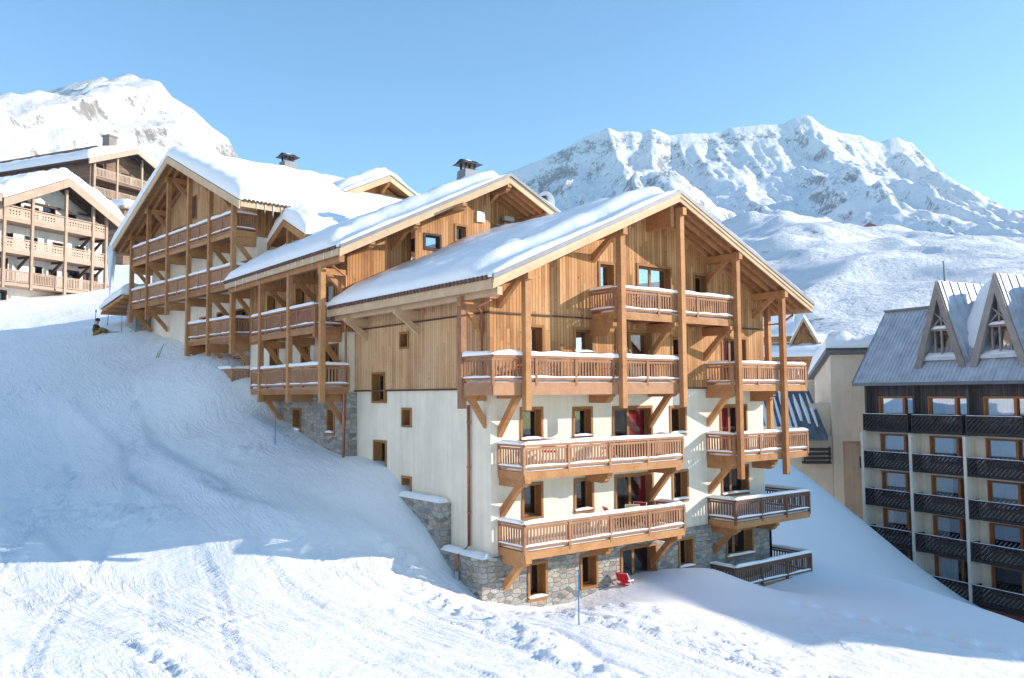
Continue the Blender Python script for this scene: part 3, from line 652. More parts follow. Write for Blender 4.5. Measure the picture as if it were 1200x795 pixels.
    T.part('dormer_post', MB().hexa([DF(a, q, z) for z in (6.5, dz-.3) for a, q in ((17.5, .0), (17.7, .0), (17.7, -.18), (17.5, -.18))]), 'beam')
    T.part('dormer_beam', MB().hexa([DF(a, q, z) for z in (6.85, 7.08) for a, q in ((15.6, -.02), (19.6, -.02), (19.6, -.2), (15.6, -.2))]), 'beam')
    # balconies on the left side
    PB = lambda x, y: (x, y-y0)
    for zr, zl in ((3.5, 0), (1.15, 1)):
        zd = zr-.85; s0 = 9.35 if zl == 0 else 8.72; e = 16.0
        dk = MB().box(-1.55, -.42, s0-y0-.05, e-y0, zd-.1, zd)
        o = T.part('balcony', dk, 'rail')
        pts = [PB(-.42, s0), PB(-1.5, s0), PB(-1.5, e), PB(-.42, e)]
        f = MB()
        for p0, p1 in zip(pts, pts[1:]): f.bar((*p0, zd-.14), (*p1, zd-.14), .08, .26)
        T.part('fascia_beam', f, 'beam', o)
        T.part('railing', railing(pts, zr, .83, slat=.075, gap=.125), 'rail', o)
        T.part('rail_snow', rail_snow(pts, zr, .85, .13), 'snow', o, True)
        T.part('deck_snow', patch_snow(-1.45, -.5, s0-y0, e-y0-.1, zd+.003, .12), 'snow', o, True)
        for v in (9.5 if zl == 0 else 8.95, 12.0, 15.1): T.part('bracket', bracket(Lw, v, zd-.272, 1.1, .2, .3, 1.05, v != 12.0 or zl == 0, .06), 'beam', o)
    for v in (8.72, 11.8, 14.9):
        T.part('post', MB().box(-1.62, -1.42, v-y0-.1, v-y0+.1, -.28, 5.0), 'beam')
        T.part('strut', bracket(Lw, v+(.25 if v < 9 else 0), 4.86, 1.15, .18, .24, .8, True, .06, False), 'beam')
    T.part('rain_pipe', MB().tube([RP(-1.65, 8.0, 5.1), RP(-1.2, 8.4, 4.85), RP(-.52, 8.75, 4.6), RP(-.52, 8.75, .2), RP(-.62, 8.7, 0), RP(-.62, 8.7, -2.6)], .05, 8), 'copper', smooth=True)
    return T
B_ = chalet_middle()
def cowl(x, y, z, w, d, label, rot=0):
    t = Thing('chimney_cowl', label, 'chimney cowl', (x, y, z), rot)
    b = MB().box(-w*.34, w*.34, -d*.34, d*.34, 0, .06)
    for sx in (-1, 1):
        for sy in (-1, 1): b.box(sx*w*.3-.04, sx*w*.3+.04, sy*d*.3-.04, sy*d*.3+.04, .06, .3)
    t.part('stand', MB_off(b, z), 'black')
    hd = MB(); hd.hexa([(-w*.62, -d*.6, .3), (w*.62, -d*.6, .3), (w*.62, d*.6, .3), (-w*.62, d*.6, .3), (-w*.52, -d*.1, .52), (w*.52, -d*.1, .52), (w*.52, d*.1, .52), (-w*.52, d*.1, .52)])
    hd.box(-w*.68, w*.68, -d*.66, d*.66, .27, .31); t.part('hood', MB_off(hd, z), 'black')
    t.part('hood_snow', MB_off(patch_snow(-w*.3, w*.3, -d*.25, d*.25, .46, .1, .1), z), 'snow', smooth=True)
    return t
def MB_off(mb, z): mb.v = [(a, b, c+z) for a, b, c in mb.v]; return mb
cowl(7.55, 12.1, 10.72, .82, .72, 'black metal chimney hood nearer the big gable, right one of two')
# ================================================================== CHALET C (left block)
def chalet_left():
    AN = .104; T = Thing('chalet', 'tall chalet with a left facing timber gable, stacked slatted balconies and large icicles', 'chalet', (-1.2, 19.4, 0), AN)
    # local: x into the building (u'), y along the gable to the left (v')
    SL, ZR, RI = .45, 13.02, 6.8
    G = lambda a, d, z: (1.2-d, a, z); E_ = lambda a, d, z: (a, -d, z)
    und = lambda a: ZR-.3-SL*abs(a-RI)
    w3 = [(7.0, 7.9, 9.85, 11.2), (4.5, 5.7, 8.0, 9.3), (8.6, 10.2, 8.0, 9.7), (1.2, 2.1, 8.1, 9.3), (11.2, 12.2, 8.4, 9.3)]
    w2 = [(.9, 2.0, 5.6, 6.8), (4.2, 5.6, 5.5, 6.9), (7.2, 8.2, 5.6, 6.8), (9.2, 10.6, 5.5, 6.8)]
    w1 = [(.8, 2.2, 3.0, 4.4), (3.5, 4.4, 3.3, 4.4), (5.4, 6.6, 3.2, 4.3)]
    w0 = [(.9, 2.2, .7, 2.0), (3.0, 3.9, .9, 1.9)]
    T.part('timber_wall', wall(G, 0, 13.6, 7.85, [(0, und(0)), (RI, und(RI)), (13.6, und(13.6))], w3, d=.07), 'larch_pale')
    T.part('plaster_wall', wall(G, 0, 13.6, 2.4, [(0, 7.85), (13.6, 7.85)], w2+w1, d=0), 'plaster')
    T.part('stone_base', wall(G, -.1, 13.7, -4, [(-.1, 2.4), (13.7, 2.4)], w0, d=.1), 'stone')
    T.part('timber_wall', wall(E_, 1.13, 14, 7.85, [(1.13, und(0)), (14, und(0))], [(3.2, 4.0, 8.2, 9.0)], d=.07), 'larch')
    T.part('plaster_wall', wall(E_, 1.2, 14, -3, [(1.2, 7.85), (14, 7.85)], [(1.7, 2.5, 5.6, 6.9)]), 'plaster')
    window(T, E_, 1.7, 2.5, 5.6, 6.9); window(T, E_, 3.2, 4.0, 8.2, 9.0, d=.07)
    T.part('plaster_wall', wall(lambda a, d, z: (a, 13.6+d, z), 1.2, 14, -3, [(1.2, und(13.6)), (14, und(13.6))]), 'plaster')
    sh = MB().pbox(G, 7.08, 7.82, -.15, .0, 9.92, 11.12); 
    for i, w in enumerate(w3): 
        o = window(T, G, *w, d=.07, leaves=2 if w[1]-w[0] > 1.4 else 1)
        if i == 0: T.part('shutter', sh, 'frame_dark', o)
    for w in w2+w1: window(T, G, *w, leaves=2 if w[1]-w[0] > 1.25 else 1)
    for w in w0: window(T, G, *w, d=.1)
    RP = lambda a, b, z: (b, a, z); al, ah, b0, b1 = -1.9, 15.6, -.6, 22
    roof = T.part('roof', gable_roof(RP, al, ah, b0, b1, RI, ZR, SL, .18), 'soffit')
    T.part('roof_snow', roof_snow(RP, al-.04, ah+.04, b0-.06, b1, RI, ZR, SL, .66, front_set=0, seed=2, na=70, nb=60, ridge_round=.8), 'snow', roof, True)
    for ae in (al, ah):
        ze = ZR-SL*abs(ae-RI)
        T.part('barge_board', slope_bar(RP, ae, ze, RI, ZR, b0-.07, b0-.002, -.42, -.03), 'cream', roof)
        for b in (-.2, .2, .6, 1.0): T.part('rafter', slope_bar(RP, ae+(.12 if ae < RI else -.12), ze+SL*.12, RI, ZR, b-.05, b+.05, -.36, -.18), 'beam', roof)
        fb = MB(); fb.box(b0, b1, ae-.03, ae+.03, ze-.32, ze-.05); T.part('fascia_board', fb, 'cream', roof)
    T.part('eave_tiles', eave_tiles(RP, al-.06, b0+.1, b1-4, ZR-SL*(RI-al)+.02, slope=SL), 'tile', roof)
    T.part('icicle', icicle((-.62, 15.5, 9.2), 3.0, .22), 'ice', roof, True); T.part('icicle', icicle((-.62, 15.2, 9.25), 1.3, .12), 'ice', roof, True)
    T.part('icicle', icicle((-.4, 15.62, 9.15), 2.2, .16), 'ice', roof, True)
    for k in range(8): T.part('icicle', icicle((.2+k*.42, al-.06, ZR-SL*(RI-al)-.02), .2+.5*random.random(), .03), 'ice', roof, True)
    for a in (-.05, 2.6, 5.2, 8.0, 10.9, 13.5):
        z0 = {-.05: 2.0, 2.6: 2.0, 5.2: 2.1, 8.0: 4.5, 10.9: 4.4, 13.5: 4.4}[a]
        T.part('post', MB().box(-.15, .07, a-.1, a+.1, z0, und(a)-.02), 'beam')
        T.part('tie_beam', bracket(G, a, und(a)-.02, 1.4, .2, .3, .9, a < 11 and a > 0, .07, False, 1.0), 'beam', roof)
    def balc(a0, a1, zr, h=.85, bl=(), ends=(1, 1)):
        zd = zr-h
        o = T.part('balcony', MB().box(-.08, 1.13, a0, a1, zd-.1, zd), 'rail')
        pts = ([(1.12, a0)] if ends[0] else [])+[(0, a0), (0, a1)]+([(1.12, a1)] if ends[1] else [])
        f = MB()
        for p0, p1 in zip(pts, pts[1:]): f.bar((*p0, zd-.15), (*p1, zd-.15), .09, .3)
        T.part('fascia_beam', f, 'beam', o)
        T.part('railing', railing(pts, zr, h-.02, slat=.1, gap=.125, post_gap=1.35), 'rail', o)
        T.part('rail_snow', rail_snow(pts, zr, h, .15), 'snow', o, True)
        T.part('deck_snow', patch_snow(0.05, 1.05, a0+.1, a1-.1, zd+.003, .15), 'snow', o, True)
        for a in bl: T.part('bracket', bracket(G, a, zd-.302, 1.2, .22, .42, 1.0, a not in (5.2, 8.0), .1), 'beam', o)
    balc(-.05, 13.5, 8.9, bl=(.1, 2.6, 5.2, 8.0, 10.9, 13.3)); balc(-.05, 13.5, 6.32, bl=(.1, 2.6, 5.2, 8.0, 10.9, 13.3))
    balc(-.05, 5.25, 3.76, bl=(.1, 2.6, 5.1)); balc(-.05, 2.2, 1.3, bl=(.1,))
    # cross gable on the slope facing the viewer
    CP = lambda a, b, z: (a, b, z); cz, cr, cs = 12.62, 9.8, .48
    T.part('dormer_wall', wall(lambda a, d, z: (a, 1.9-d, z), 7.2, 12.4, 10.2, [(7.2, cz-.3-cs*2.6), (cr, cz-.3), (12.4, cz-.3-cs*2.6)]), 'larch')
    T.part('dormer_roof', gable_roof(CP, 6.7, 12.9, .9, 7, cr, cz, cs, .15), 'soffit')
    T.part('dormer_snow', roof_snow(CP, 6.66, 12.94, .84, 7, cr, cz, cs, .6, na=34, nb=26, front_set=0.5, seed=13), 'snow', smooth=True)
    for x0 in (6.7, 12.9):
        T.part('barge_board', slope_bar(CP, x0, cz-cs*abs(x0-cr), cr, cz, .83, .898, -.38, -.06), 'cream')
        T.part('verge_flashing', slope_bar(CP, x0, cz-cs*abs(x0-cr), cr, cz, .78, .96, -.06, .03), 'zinc')
    T.part('tie_beam', bracket(lambda a, d, z: (a, 1.9-d, z), cr, cz-.4, .95, .2, .26, .5), 'beam')
    # chimney
    T.part('chimney', MB().hexa([(6.1, 6.45, 12.4), (7.1, 6.45, 12.4), (7.1, 7.35, 12.4), (6.1, 7.35, 12.4), (6.22, 6.55, 14.0), (6.98, 6.55, 14.0), (6.98, 7.25, 14.0), (6.22, 7.25, 14.0)]), 'zinc', roof)
    # low porch at the left end
    pr_ = MB().hexa([(-.4, 13.8, 5.9), (3, 13.8, 5.9), (3, 17.6, 5.3), (-.4, 17.6, 5.3), (-.4, 13.8, 6.1), (3, 13.8, 6.1), (3, 17.6, 5.5), (-.4, 17.6, 5.5)])
    po = T.part('porch_roof', pr_, 'beam')
    PP = lambda a, b, z: (b, a, z)
    T.part('porch_snow', roof_snow(PP, 13.9, 17.75, -.5, 3.1, 13.9, 6.11, .158, .7, na=26, nb=24, front_set=0, one=1, seed=5, ridge_round=.05), 'snow', po, True)
    T.part('porch_wall', MB().box(.3, 2.8, 13.7, 15.2, -1, 5.65), 'stone')
    for y in (14.1, 15.3, 16.4, 17.4): T.part('rafter', MB().box(-.5, 2.9, y-.06, y+.06, 5.68-.158*(y-13.8)+.05, 5.89-.158*(y-13.8)), 'beam', po)
    return T
C_ = chalet_left()
_c = math.cos(.104); _s = math.sin(.104)
cowl(-1.2+6.6*_c-6.9*_s, 19.4+6.6*_s+6.9*_c, 14.0, .82, .72, 'black metal chimney hood on the snowy ridge, left one of two', .104)
# ================================================================== APARTMENT BLOCK (right)
def apartment():
    AN = -1.7621; zb = -15.0
    T = Thing('apartment_block', 'apartment block with dark slatted balconies and pointed dormers in a ribbed metal roof', 'apartment block', (41.592, 8.692, zb), AN)
    F = lambda a, d, z: (a, -d, z)
    s0, s1, per = -3.05, 31.6, 3.93
    ZE = .50
    bays = [(-2.82+per*k, .86+per*k) for k in range(8)]
    rails = [-1.62, -4.22, -6.82, -9.42, -12.02]
    holes = []; wins = []
    for k, (b0, b1) in enumerate(bays[:5]):
        for r, zr in enumerate(rails):
            w = (b0+.6, b1-.03, zr-.6, zr+1.2); holes.append(w); wins.append((k, r, w))
    T.part('dark_timber_wall', wall(F, s0, s1, -2.9, [(s0, ZE), (s1, ZE)], [h for h in holes if h[2] > -2.9], d=0), 'dark_plank')
    T.part('rendered_wall', wall(F, s0, s1, -15, [(s0, -2.9), (s1, -2.9)], [h for h in holes if h[2] < -2.9], d=-.05), 'beige2')
    for s in [s0+.1]+[-2.95+per*k for k in range(1, 9)]: T.part('pier', MB().box(s-.1, s+.1, -1.03, .3, -15, -2.92), 'beige2')
    for k in range(8): T.part('timber_pier', MB().box(-2.95+per*k-.08, -2.95+per*k+.08, -.5, .2, -2.88, ZE-.02), 'dark_plank')
    for z in (-5.42, -8.02, -10.62): T.part('floor_band', MB().box(s0, s1, -.06, .1, z-.09, z+.09), 'beige2')
    T.part('base_plinth', MB().box(4, s1, -1.35, .1, -15, -13.25), 'brick')
    T.part('end_wall', wall(lambda a, d, z: (s0-d, a, z), 0, 12, -15, [(0, ZE), (3.4, 5.3), (6.8, 5.3), (12, ZE)]), 'beige2')
    T.part('end_wall', wall(lambda a, d, z: (s1+d, a, z), 0, 12, -15, [(0, ZE), (3.4, 5.3), (6.8, 5.3), (12, ZE)]), 'beige2')
    T.part('rear_wall', MB().box(s0, s1, 12, 12.2, -15, ZE), 'beige2')
    cur = {(0, 0): ('white_curtain', (0, .62), 'glass_bright'), (1, 0): ('orange_curtain', (.34, .7), 'glass_bright'), (2, 0): ('white_curtain', (0, .55), 'glass_bright'),
           (0, 1): ('white_curtain', (0, .55), 'glass'), (1, 1): ('white_curtain', (0, .5), 'glass'), (2, 1): ('white_curtain', (0, .72), 'glass_bright'),
           (0, 2): ('white_curtain', (0, .7), 'glass'), (1, 2): ('white_curtain', (0, .45), 'glass'), (2, 2): ('white_curtain', (0, .7), 'glass_bright'),
           (0, 3): ('white_curtain', (0, .2), 'glass'), (1, 3): ('white_curtain', (0, .33), 'glass'), (0, 4): (None, None, 'glass'), (1, 4): ('white_curtain', (0, .5), 'glass')}
    for k, r, w in wins:
        c = cur.get((k, r), (None, None, 'glass'))
        # two leaves: wide fixed pane and narrow opening one
        o = window(T, F, *w, d=-.02 if r else 0.02, leaves=1, curtain=c[0], cspan=c[1] or (0, 1), frame='frame_red', glass='glass_bright' if r < 4 else 'glass', depth=.2, trim=.075, room='room' if r < 3 else 'dark')
        x = w[0]+(w[1]-w[0])*.66; T.part('mullion', MB().pbox(F, x-.09, x+.09, -.17, .0, w[2]+.08, w[3]-.08), 'frame_red', o)
        if k == 1 and r in (0, 1): T.part('curtain', curtain_strip(F, x+.14, w[1]-.1, w[2]+.1, w[3]-.1, -.3), 'white_curtain', o, True)
    def panel(b0, b1, zr, h=1.12, d=.95):
        pm = MB(); z0 = zr-h
        pm.box(b0, b1, -d-.06, -.13, z0-.06, z0+.02)
        pm.box(b0, b1, -d-.05, -d+.05, zr-.09, zr); pm.box(b0, b1, -d-.05, -d+.05, z0+.021, z0+.1)
        for x in (b0, b1-.09): pm.box(x, x+.09, -d-.045, -d+.045, z0+.1, zr-.09)
        for x in (b0+.03, b1-.03): pm.box(x-.03, x+.03, -d+.05, -.13, z0+.021, zr-.002)
        # overlapping slanted boards with slim gaps
        st = .30; n = int((b1-b0+h)/st)+2; lo, hi = z0+.1, zr-.09
        for k in range(-6, n):
            pts = []
            for (zz, off) in ((lo, 0), (hi, (hi-lo)*.95)):
                pts += [(b0+k*st+off, zz), (b0+k*st+off+st*.68, zz)]
            q = [pts[0], pts[1], pts[3], pts[2]]
            L, Rr = b0+.09, b1-.09
            poly = clip_poly(q, L, Rr)
            if len(poly) >= 3: pm.prism([(x, -d+.02, z) for x, z in poly], (0, -.035, 0))
        return pm
    for k, (b0, b1) in enumerate(bays[:7]):
        for zr in rails:
            o = T.part('balcony', panel(b0, b1, zr), 'rail_dark')
            s = MB(); snow_bar(s, (b0+.05, -.95, zr), (b1-.05, -.95, zr), .11, .035); T.part('rail_snow', s, 'snow', o, True)
    T.part('unseen_shadow_wing', MB().box(15, 40, .4, 14, -15, 7.6), 'beige2')  # unseen taller wing, added to cast the shadow over the lower right
    T.part('shadow_wing_roof', MB().prism([(14.4, -.4, 7.6), (14.4, 14.6, 7.6), (14.4, 7, 9.9)], (26.2, 0, 0)), 'metal_roof')
    # roof: steep ribbed sheets, dormers
    e0, e1, rn = s0-.75, s1+.7, 3.7
    zr_ = 5.75; sl = (zr_-ZE)/rn
    rp = lambda a, b, z: (a, b, z)
    rm = MB().hexa([(e0, -.75, ZE-.1), (e1, -.75, ZE-.1), (e1, rn-.75, zr_-.1), (e0, rn-.75, zr_-.1), (e0, -.75, ZE+.06), (e1, -.75, ZE+.06), (e1, rn-.75, zr_+.06), (e0, rn-.75, zr_+.06)])
    rm.hexa([(e0, rn-.75, zr_-.1), (e1, rn-.75, zr_-.1), (e1, 12.6, ZE-.1), (e0, 12.6, ZE-.1), (e0, rn-.75, zr_+.06), (e1, rn-.75, zr_+.06), (e1, 12.6, ZE+.06), (e0, 12.6, ZE+.06)])
    roof = T.part('roof', rm, 'metal_roof')
    rb = MB(); n = int((e1-e0)/.3)
    for k in range(n+1):
        x = e0+.04+k*(e1-e0-.08)/n; rb.hexa([(x-.03, -.76, ZE+.062), (x+.03, -.76, ZE+.062), (x+.03, rn-.76, zr_+.062), (x-.03, rn-.76, zr_+.062), (x-.02, -.79, ZE+.12), (x+.02, -.79, ZE+.12), (x+.02, rn-.79, zr_+.12), (x-.02, rn-.79, zr_+.12)])
    ro = T.part('standing_seams', rb, 'metal_roof', roof)
    T.part('ridge_cap', MB().box(e0, e1, rn-1.0, rn-.5, zr_+.07, zr_+.2), 'zinc', roof)
    T.part('verge_flashing', MB().hexa([(e0-.05, -.8, ZE-.2), (e0+.05, -.8, ZE-.2), (e0+.05, rn-.75, zr_-.2), (e0-.05, rn-.75, zr_-.2), (e0-.05, -.8, ZE+.15), (e0+.05, -.8, ZE+.15), (e0+.05, rn-.75, zr_+.15), (e0-.05, rn-.75, zr_+.15)]), 'zinc', roof)
    T.part('eave_flashing', MB().box(e0, e1, -.84, -.76, ZE-.16, ZE+.05), 'zinc', roof)
    zrf = lambda y: ZE+sl*(y+.75)
    for k in range(8):
        cx = 2.78+4.0*k; hw, z0, za = 1.68, 1.47, 7.2
        dn = -.15
        o = T.part('dormer', MB().hexa([(cx-hw-.2, dn+.1, z0+.05), (cx-hw-.02, dn+.1, z0+.05), (cx-hw-.02, 6.5, z0+.05), (cx-hw-.2, 6.5, z0+.05), (cx-.1, dn+.1, za), (cx, dn+.1, za), (cx, 6.5, za), (cx-.1, 6.5, za)])
                   .hexa([(cx+hw+.02, dn+.1, z0+.05), (cx+hw+.2, dn+.1, z0+.05), (cx+hw+.2, 6.5, z0+.05), (cx+hw+.02, 6.5, z0+.05), (cx, dn+.1, za-.001), (cx+.1, dn+.1, za-.001), (cx+.1, 6.5, za-.001), (cx, 6.5, za-.001)]), 'metal_roof', roof)
        ribs = MB()
        for j in range(6):
            y = dn+.4+j*.8
            for sg in (-1, 1): ribs.bar((cx+sg*(hw+.22), y, z0+.1), (cx+sg*.12, y, za+.01), .09, .035, up=(0, 1, 0))
        T.part('dormer_ribs', ribs, 'metal_roof', roof)
        bb = MB()
        for sg in (-1, 1):
            q = [(cx+sg*(hw+.2), z0), (cx+sg*(hw-.28), z0), (cx, za-1.2), (cx, za+.06)]
            bb.prism([(x, dn-.06 if sg < 0 else dn-.062, z) for x, z in (q if sg > 0 else q)], (0, .14, 0))
        T.part('gable_board', bb, 'greywood', roof)
        iw = 1.25
        T.part('gable_wall', MB().prism([(cx-iw, dn+1.0, z0+.5), (cx+iw, dn+1.0, z0+.5), (cx, dn+1.0, za-1.1)], (0, .1, 0)), 'brown_plank', roof)
        T.part('gable_frame', MB().bar((cx, dn+.35, z0+.8), (cx, dn+.35, za-1.4), .14, .12).bar((cx-.85, dn+.4, z0+2.5), (cx+.85, dn+.4, z0+2.5), .12, .14).bar((cx-.75, dn+.3, z0+2.6), (cx+.45, dn+.3, z0+3.7), .1, .1).bar((cx+.75, dn+.25, z0+2.6), (cx-.45, dn+.25, z0+3.7), .1, .1)
               .bar((cx-.6, dn+.5, z0+.8), (cx-.6, dn+.5, z0+2.4), .12, .12).bar((cx+.6, dn+.5, z0+.8), (cx+.6, dn+.5, z0+2.4), .12, .12), 'greywood', roof)
        fr = MB().box(cx-1.0, cx+1.0, dn+.86, dn+.97, z0+.9, z0+1.0).box(cx-1.0, cx+1.0, dn+.86, dn+.97, z0+2.2, z0+2.3)
        for x in (-1.0, -.36, .28, .92): fr.box(cx+x, cx+x+.08, dn+.862, dn+.968, z0+1.0, z0+2.2)
        wo = T.part('gable_window', fr, 'frame', roof)
        T.part('gable_pane', MB().box(cx-.92, cx+.92, dn+.93, dn+.95, z0+1.0, z0+2.2), 'glass_bright' if k == 1 else 'glass', roof)
        T.part('gable_sill', MB().box(cx-hw+.1, cx+hw-.1, dn+.1, dn+1.0, z0+.5, z0+.72), 'metal_roof', roof)
        T.part('gable_sill_snow', patch_snow(cx-hw+.3, cx+hw-.3, dn+.12, dn+.95, z0+.72, .26), 'snow', roof, True)
        s = MB(); snow_bar(s, (cx-.75, dn+.42, z0+2.57), (cx+.75, dn+.42, z0+2.57), .35, .24); T.part('gable_beam_snow', s, 'snow', roof, True)
        # snow wedged in the valley to the right of the dormer
        vm = MB(); xa, xb = cx+.75, cx+4.0-1.2; nx, ny = 12, 14
        for j in range(ny+1):
            for i in range(nx+1):
                x = xa+(xb-xa)*i/nx; y = .75+2.75*j/ny; e = min(i, nx-i)/nx*2; f = min(1, j/4)*min(1, (ny-j)/2+.2)
                wgt = math.sin(math.pi*min(1, .12+i/nx*.95))**.6
                vm.v.append((x, y, zrf(y)+.02+(.95+.25*mn.noise((x, y*.9, k)))*f**.7*wgt*(1.25 if i < nx*.6 else .75)))
        for j in range(ny):
            for i in range(nx): a = j*(nx+1)+i; vm.f.append((a, a+1, a+nx+2, a+nx+1))
        T.part('valley_snow', vm, 'snow', roof, True)
    return T
def curtain_strip(P, x0, x1, z0, z1, d):
    c = MB(); nn = 16; pr = None
    for k in range(nn+1):
        x = x0+(x1-x0)*k/nn; dd = d+.03*math.sin(k*1.9); cu = (P(x, dd, z0), P(x, dd, z1))
        if pr: c.quad(pr[0], cu[0], cu[1], pr[1])
        pr = cu
    return c
def clip_poly(q, L, Rr):
    for side, lim in ((1, L), (-1, Rr)):
        out = []
        for (x0, z0), (x1, z1) in zip(q, q[1:]+q[:1]):
            i0, i1 = side*(x0-lim) >= 0, side*(x1-lim) >= 0
            if i0: out.append((x0, z0))
            if i0 != i1: t = (lim-x0)/(x1-x0); out.append((lim, z0+t*(z1-z0)))
        q = out
        if not q: break
    return q
D_ = apartment()
# ================================================================== BEIGE HOUSE behind, with the blue lean-to
def beige_house():
    x, y = cw(25.56, 68)
    T = Thing('house', 'plain beige house with thick snow cap and steep blue grey lean-to roof', 'house', (x, y, -11), R(-43.2))
    F = lambda a, d, z: (a, -d, z); Lw = lambda a, d, z: (-d, a, z)
    T.part('rendered_wall', wall(F, 0, 9, -11, [(0, 3.1), (9, 3.1)], [(.75, 2.3, -11, -4.0)]), 'beige')
    T.part('rendered_wall', wall(Lw, 0, 5.2, -11, [(0, 3.1), (5.2, 1.3)]), 'beige')
    T.part('rendered_wall', MB().box(9, 9.2, 0, 8, -11, 3.1).box(0, 9, 8, 8.2, -11, 1), 'beige')
    al = MB().quad((.75, 0, -11), (.75, 1.2, -11), (.75, 1.2, -4), (.75, 0, -4)).quad((.75, 1.2, -11), (2.3, 1.2, -11), (2.3, 1.2, -4), (.75, 1.2, -4)).quad((2.3, 0, -11), (2.3, 1.2, -11), (2.3, 1.2, -4), (2.3, 0, -4)).quad((.75, 0, -4), (2.3, 0, -4), (2.3, 1.2, -4), (.75, 1.2, -4))
    T.part('entrance_recess', al, 'beige')
    T.part('wall_sign', MB().box(2.0, 2.25, -.12, -.003, -6.1, -5.2).box(2.03, 2.22, -.16, -.121, -5.9, -5.5), 'frame_dark')  # small dark sign beside the recess
    RP = lambda a, b, z: (b, a, z)
    rf = MB().hexa([(-.45, -.45, 3.05), (9.4, -.45, 3.05), (9.4, 5.6, 1.0), (-.45, 5.6, 1.0), (-.45, -.45, 3.4), (9.4, -.45, 3.4), (9.4, 5.6, 1.35), (-.45, 5.6, 1.35)])
    ro = T.part('roof', rf, 'zinc')
    T.part('roof_snow', roof_snow(RP, -.42, 5.6, -.42, 9.3, -.42, 3.42, .34, 1.25, na=34, nb=34, front_set=0, one=1, seed=8, ridge_round=.05), 'snow', ro, True)
    T.part('eave_tiles', eave_tiles(lambda a, b, z: (b, a, z), -.5, -.3, 9, 3.36, r=.08, slope=0), 'tile', ro)
    # lean-to
    lo = MB().hexa([(-5.2, -.9, -3.9), (-.6, -.9, -3.9), (-1.4, 1.6, -.2), (-5.6, 1.6, -.2), (-5.2, -.9, -3.75), (-.6, -.9, -3.75), (-1.4, 1.6, .0), (-5.6, 1.6, .0)])
    l = T.part('lean_to_roof', lo, 'blue_sheet')
    rb = MB()
    for k in range(9): t = k/8; rb.bar((-5.2+4.6*t, -.93, -3.72), (-5.6+4.2*t, 1.57, .03), .07, .06, up=(0, 1, .6))
    T.part('standing_seams', rb, 'blue_sheet', l)
    ss = MB(); random.seed(3)
    for k in range(8):
        t = k/8+.06; h = random.random()*.5; w = .1+.2*random.random(); 
        x0, x1 = -5.3+4.5*t, -5.6+4.2*t
        tp, bt = 1.0-h*.2, h*.7
        P_ = lambda t2, o, q: (x0+(x1-x0)*t2+o, -.9+2.5*t2-.06*q, -3.74+3.76*t2+.05+.08*q)
        for j in range(6):
            t0, t1 = bt+(tp-bt)*j/6, bt+(tp-bt)*(j+1)/6
            q0, q1 = w*(.4+.6*math.sin(3.1*j/6+.2)), w*(.4+.6*math.sin(3.1*(j+1)/6+.2))
            ss.quad(P_(t0, -q0, 0), P_(t0, q0, 0), P_(t1, q1, 0), P_(t1, -q1, 0)); ss.quad(P_(t0, -q0, 0), P_(t0, 0, 1), P_(t1, 0, 1), P_(t1, -q1, 0)); ss.quad(P_(t0, 0, 1), P_(t0, q0, 0), P_(t1, q1, 0), P_(t1, 0, 1))
    T.part('roof_snow', ss, 'snow', l, True)
    T.part('lean_to_wall', MB().box(-5.0, -.02, .2, 4, -11, -3.6).box(-1.6, -.02, .6, 4, -3.6, -1), 'beige')
    gb = MB()
    for z in (-4.6, -4.95, -5.3): gb.box(-2.4, -.3, -.55, -.45, z-.12, z+.1)
    for xx in (-2.3, -.4): gb.box(xx-.06, xx+.06, -.44, -.36, -5.6, -4.4)
    gb.box(-2.4, -.3, -.6, .2, -5.75, -5.6)
    T.part('balcony', gb, 'rail_dark')
    return T
beige_house()
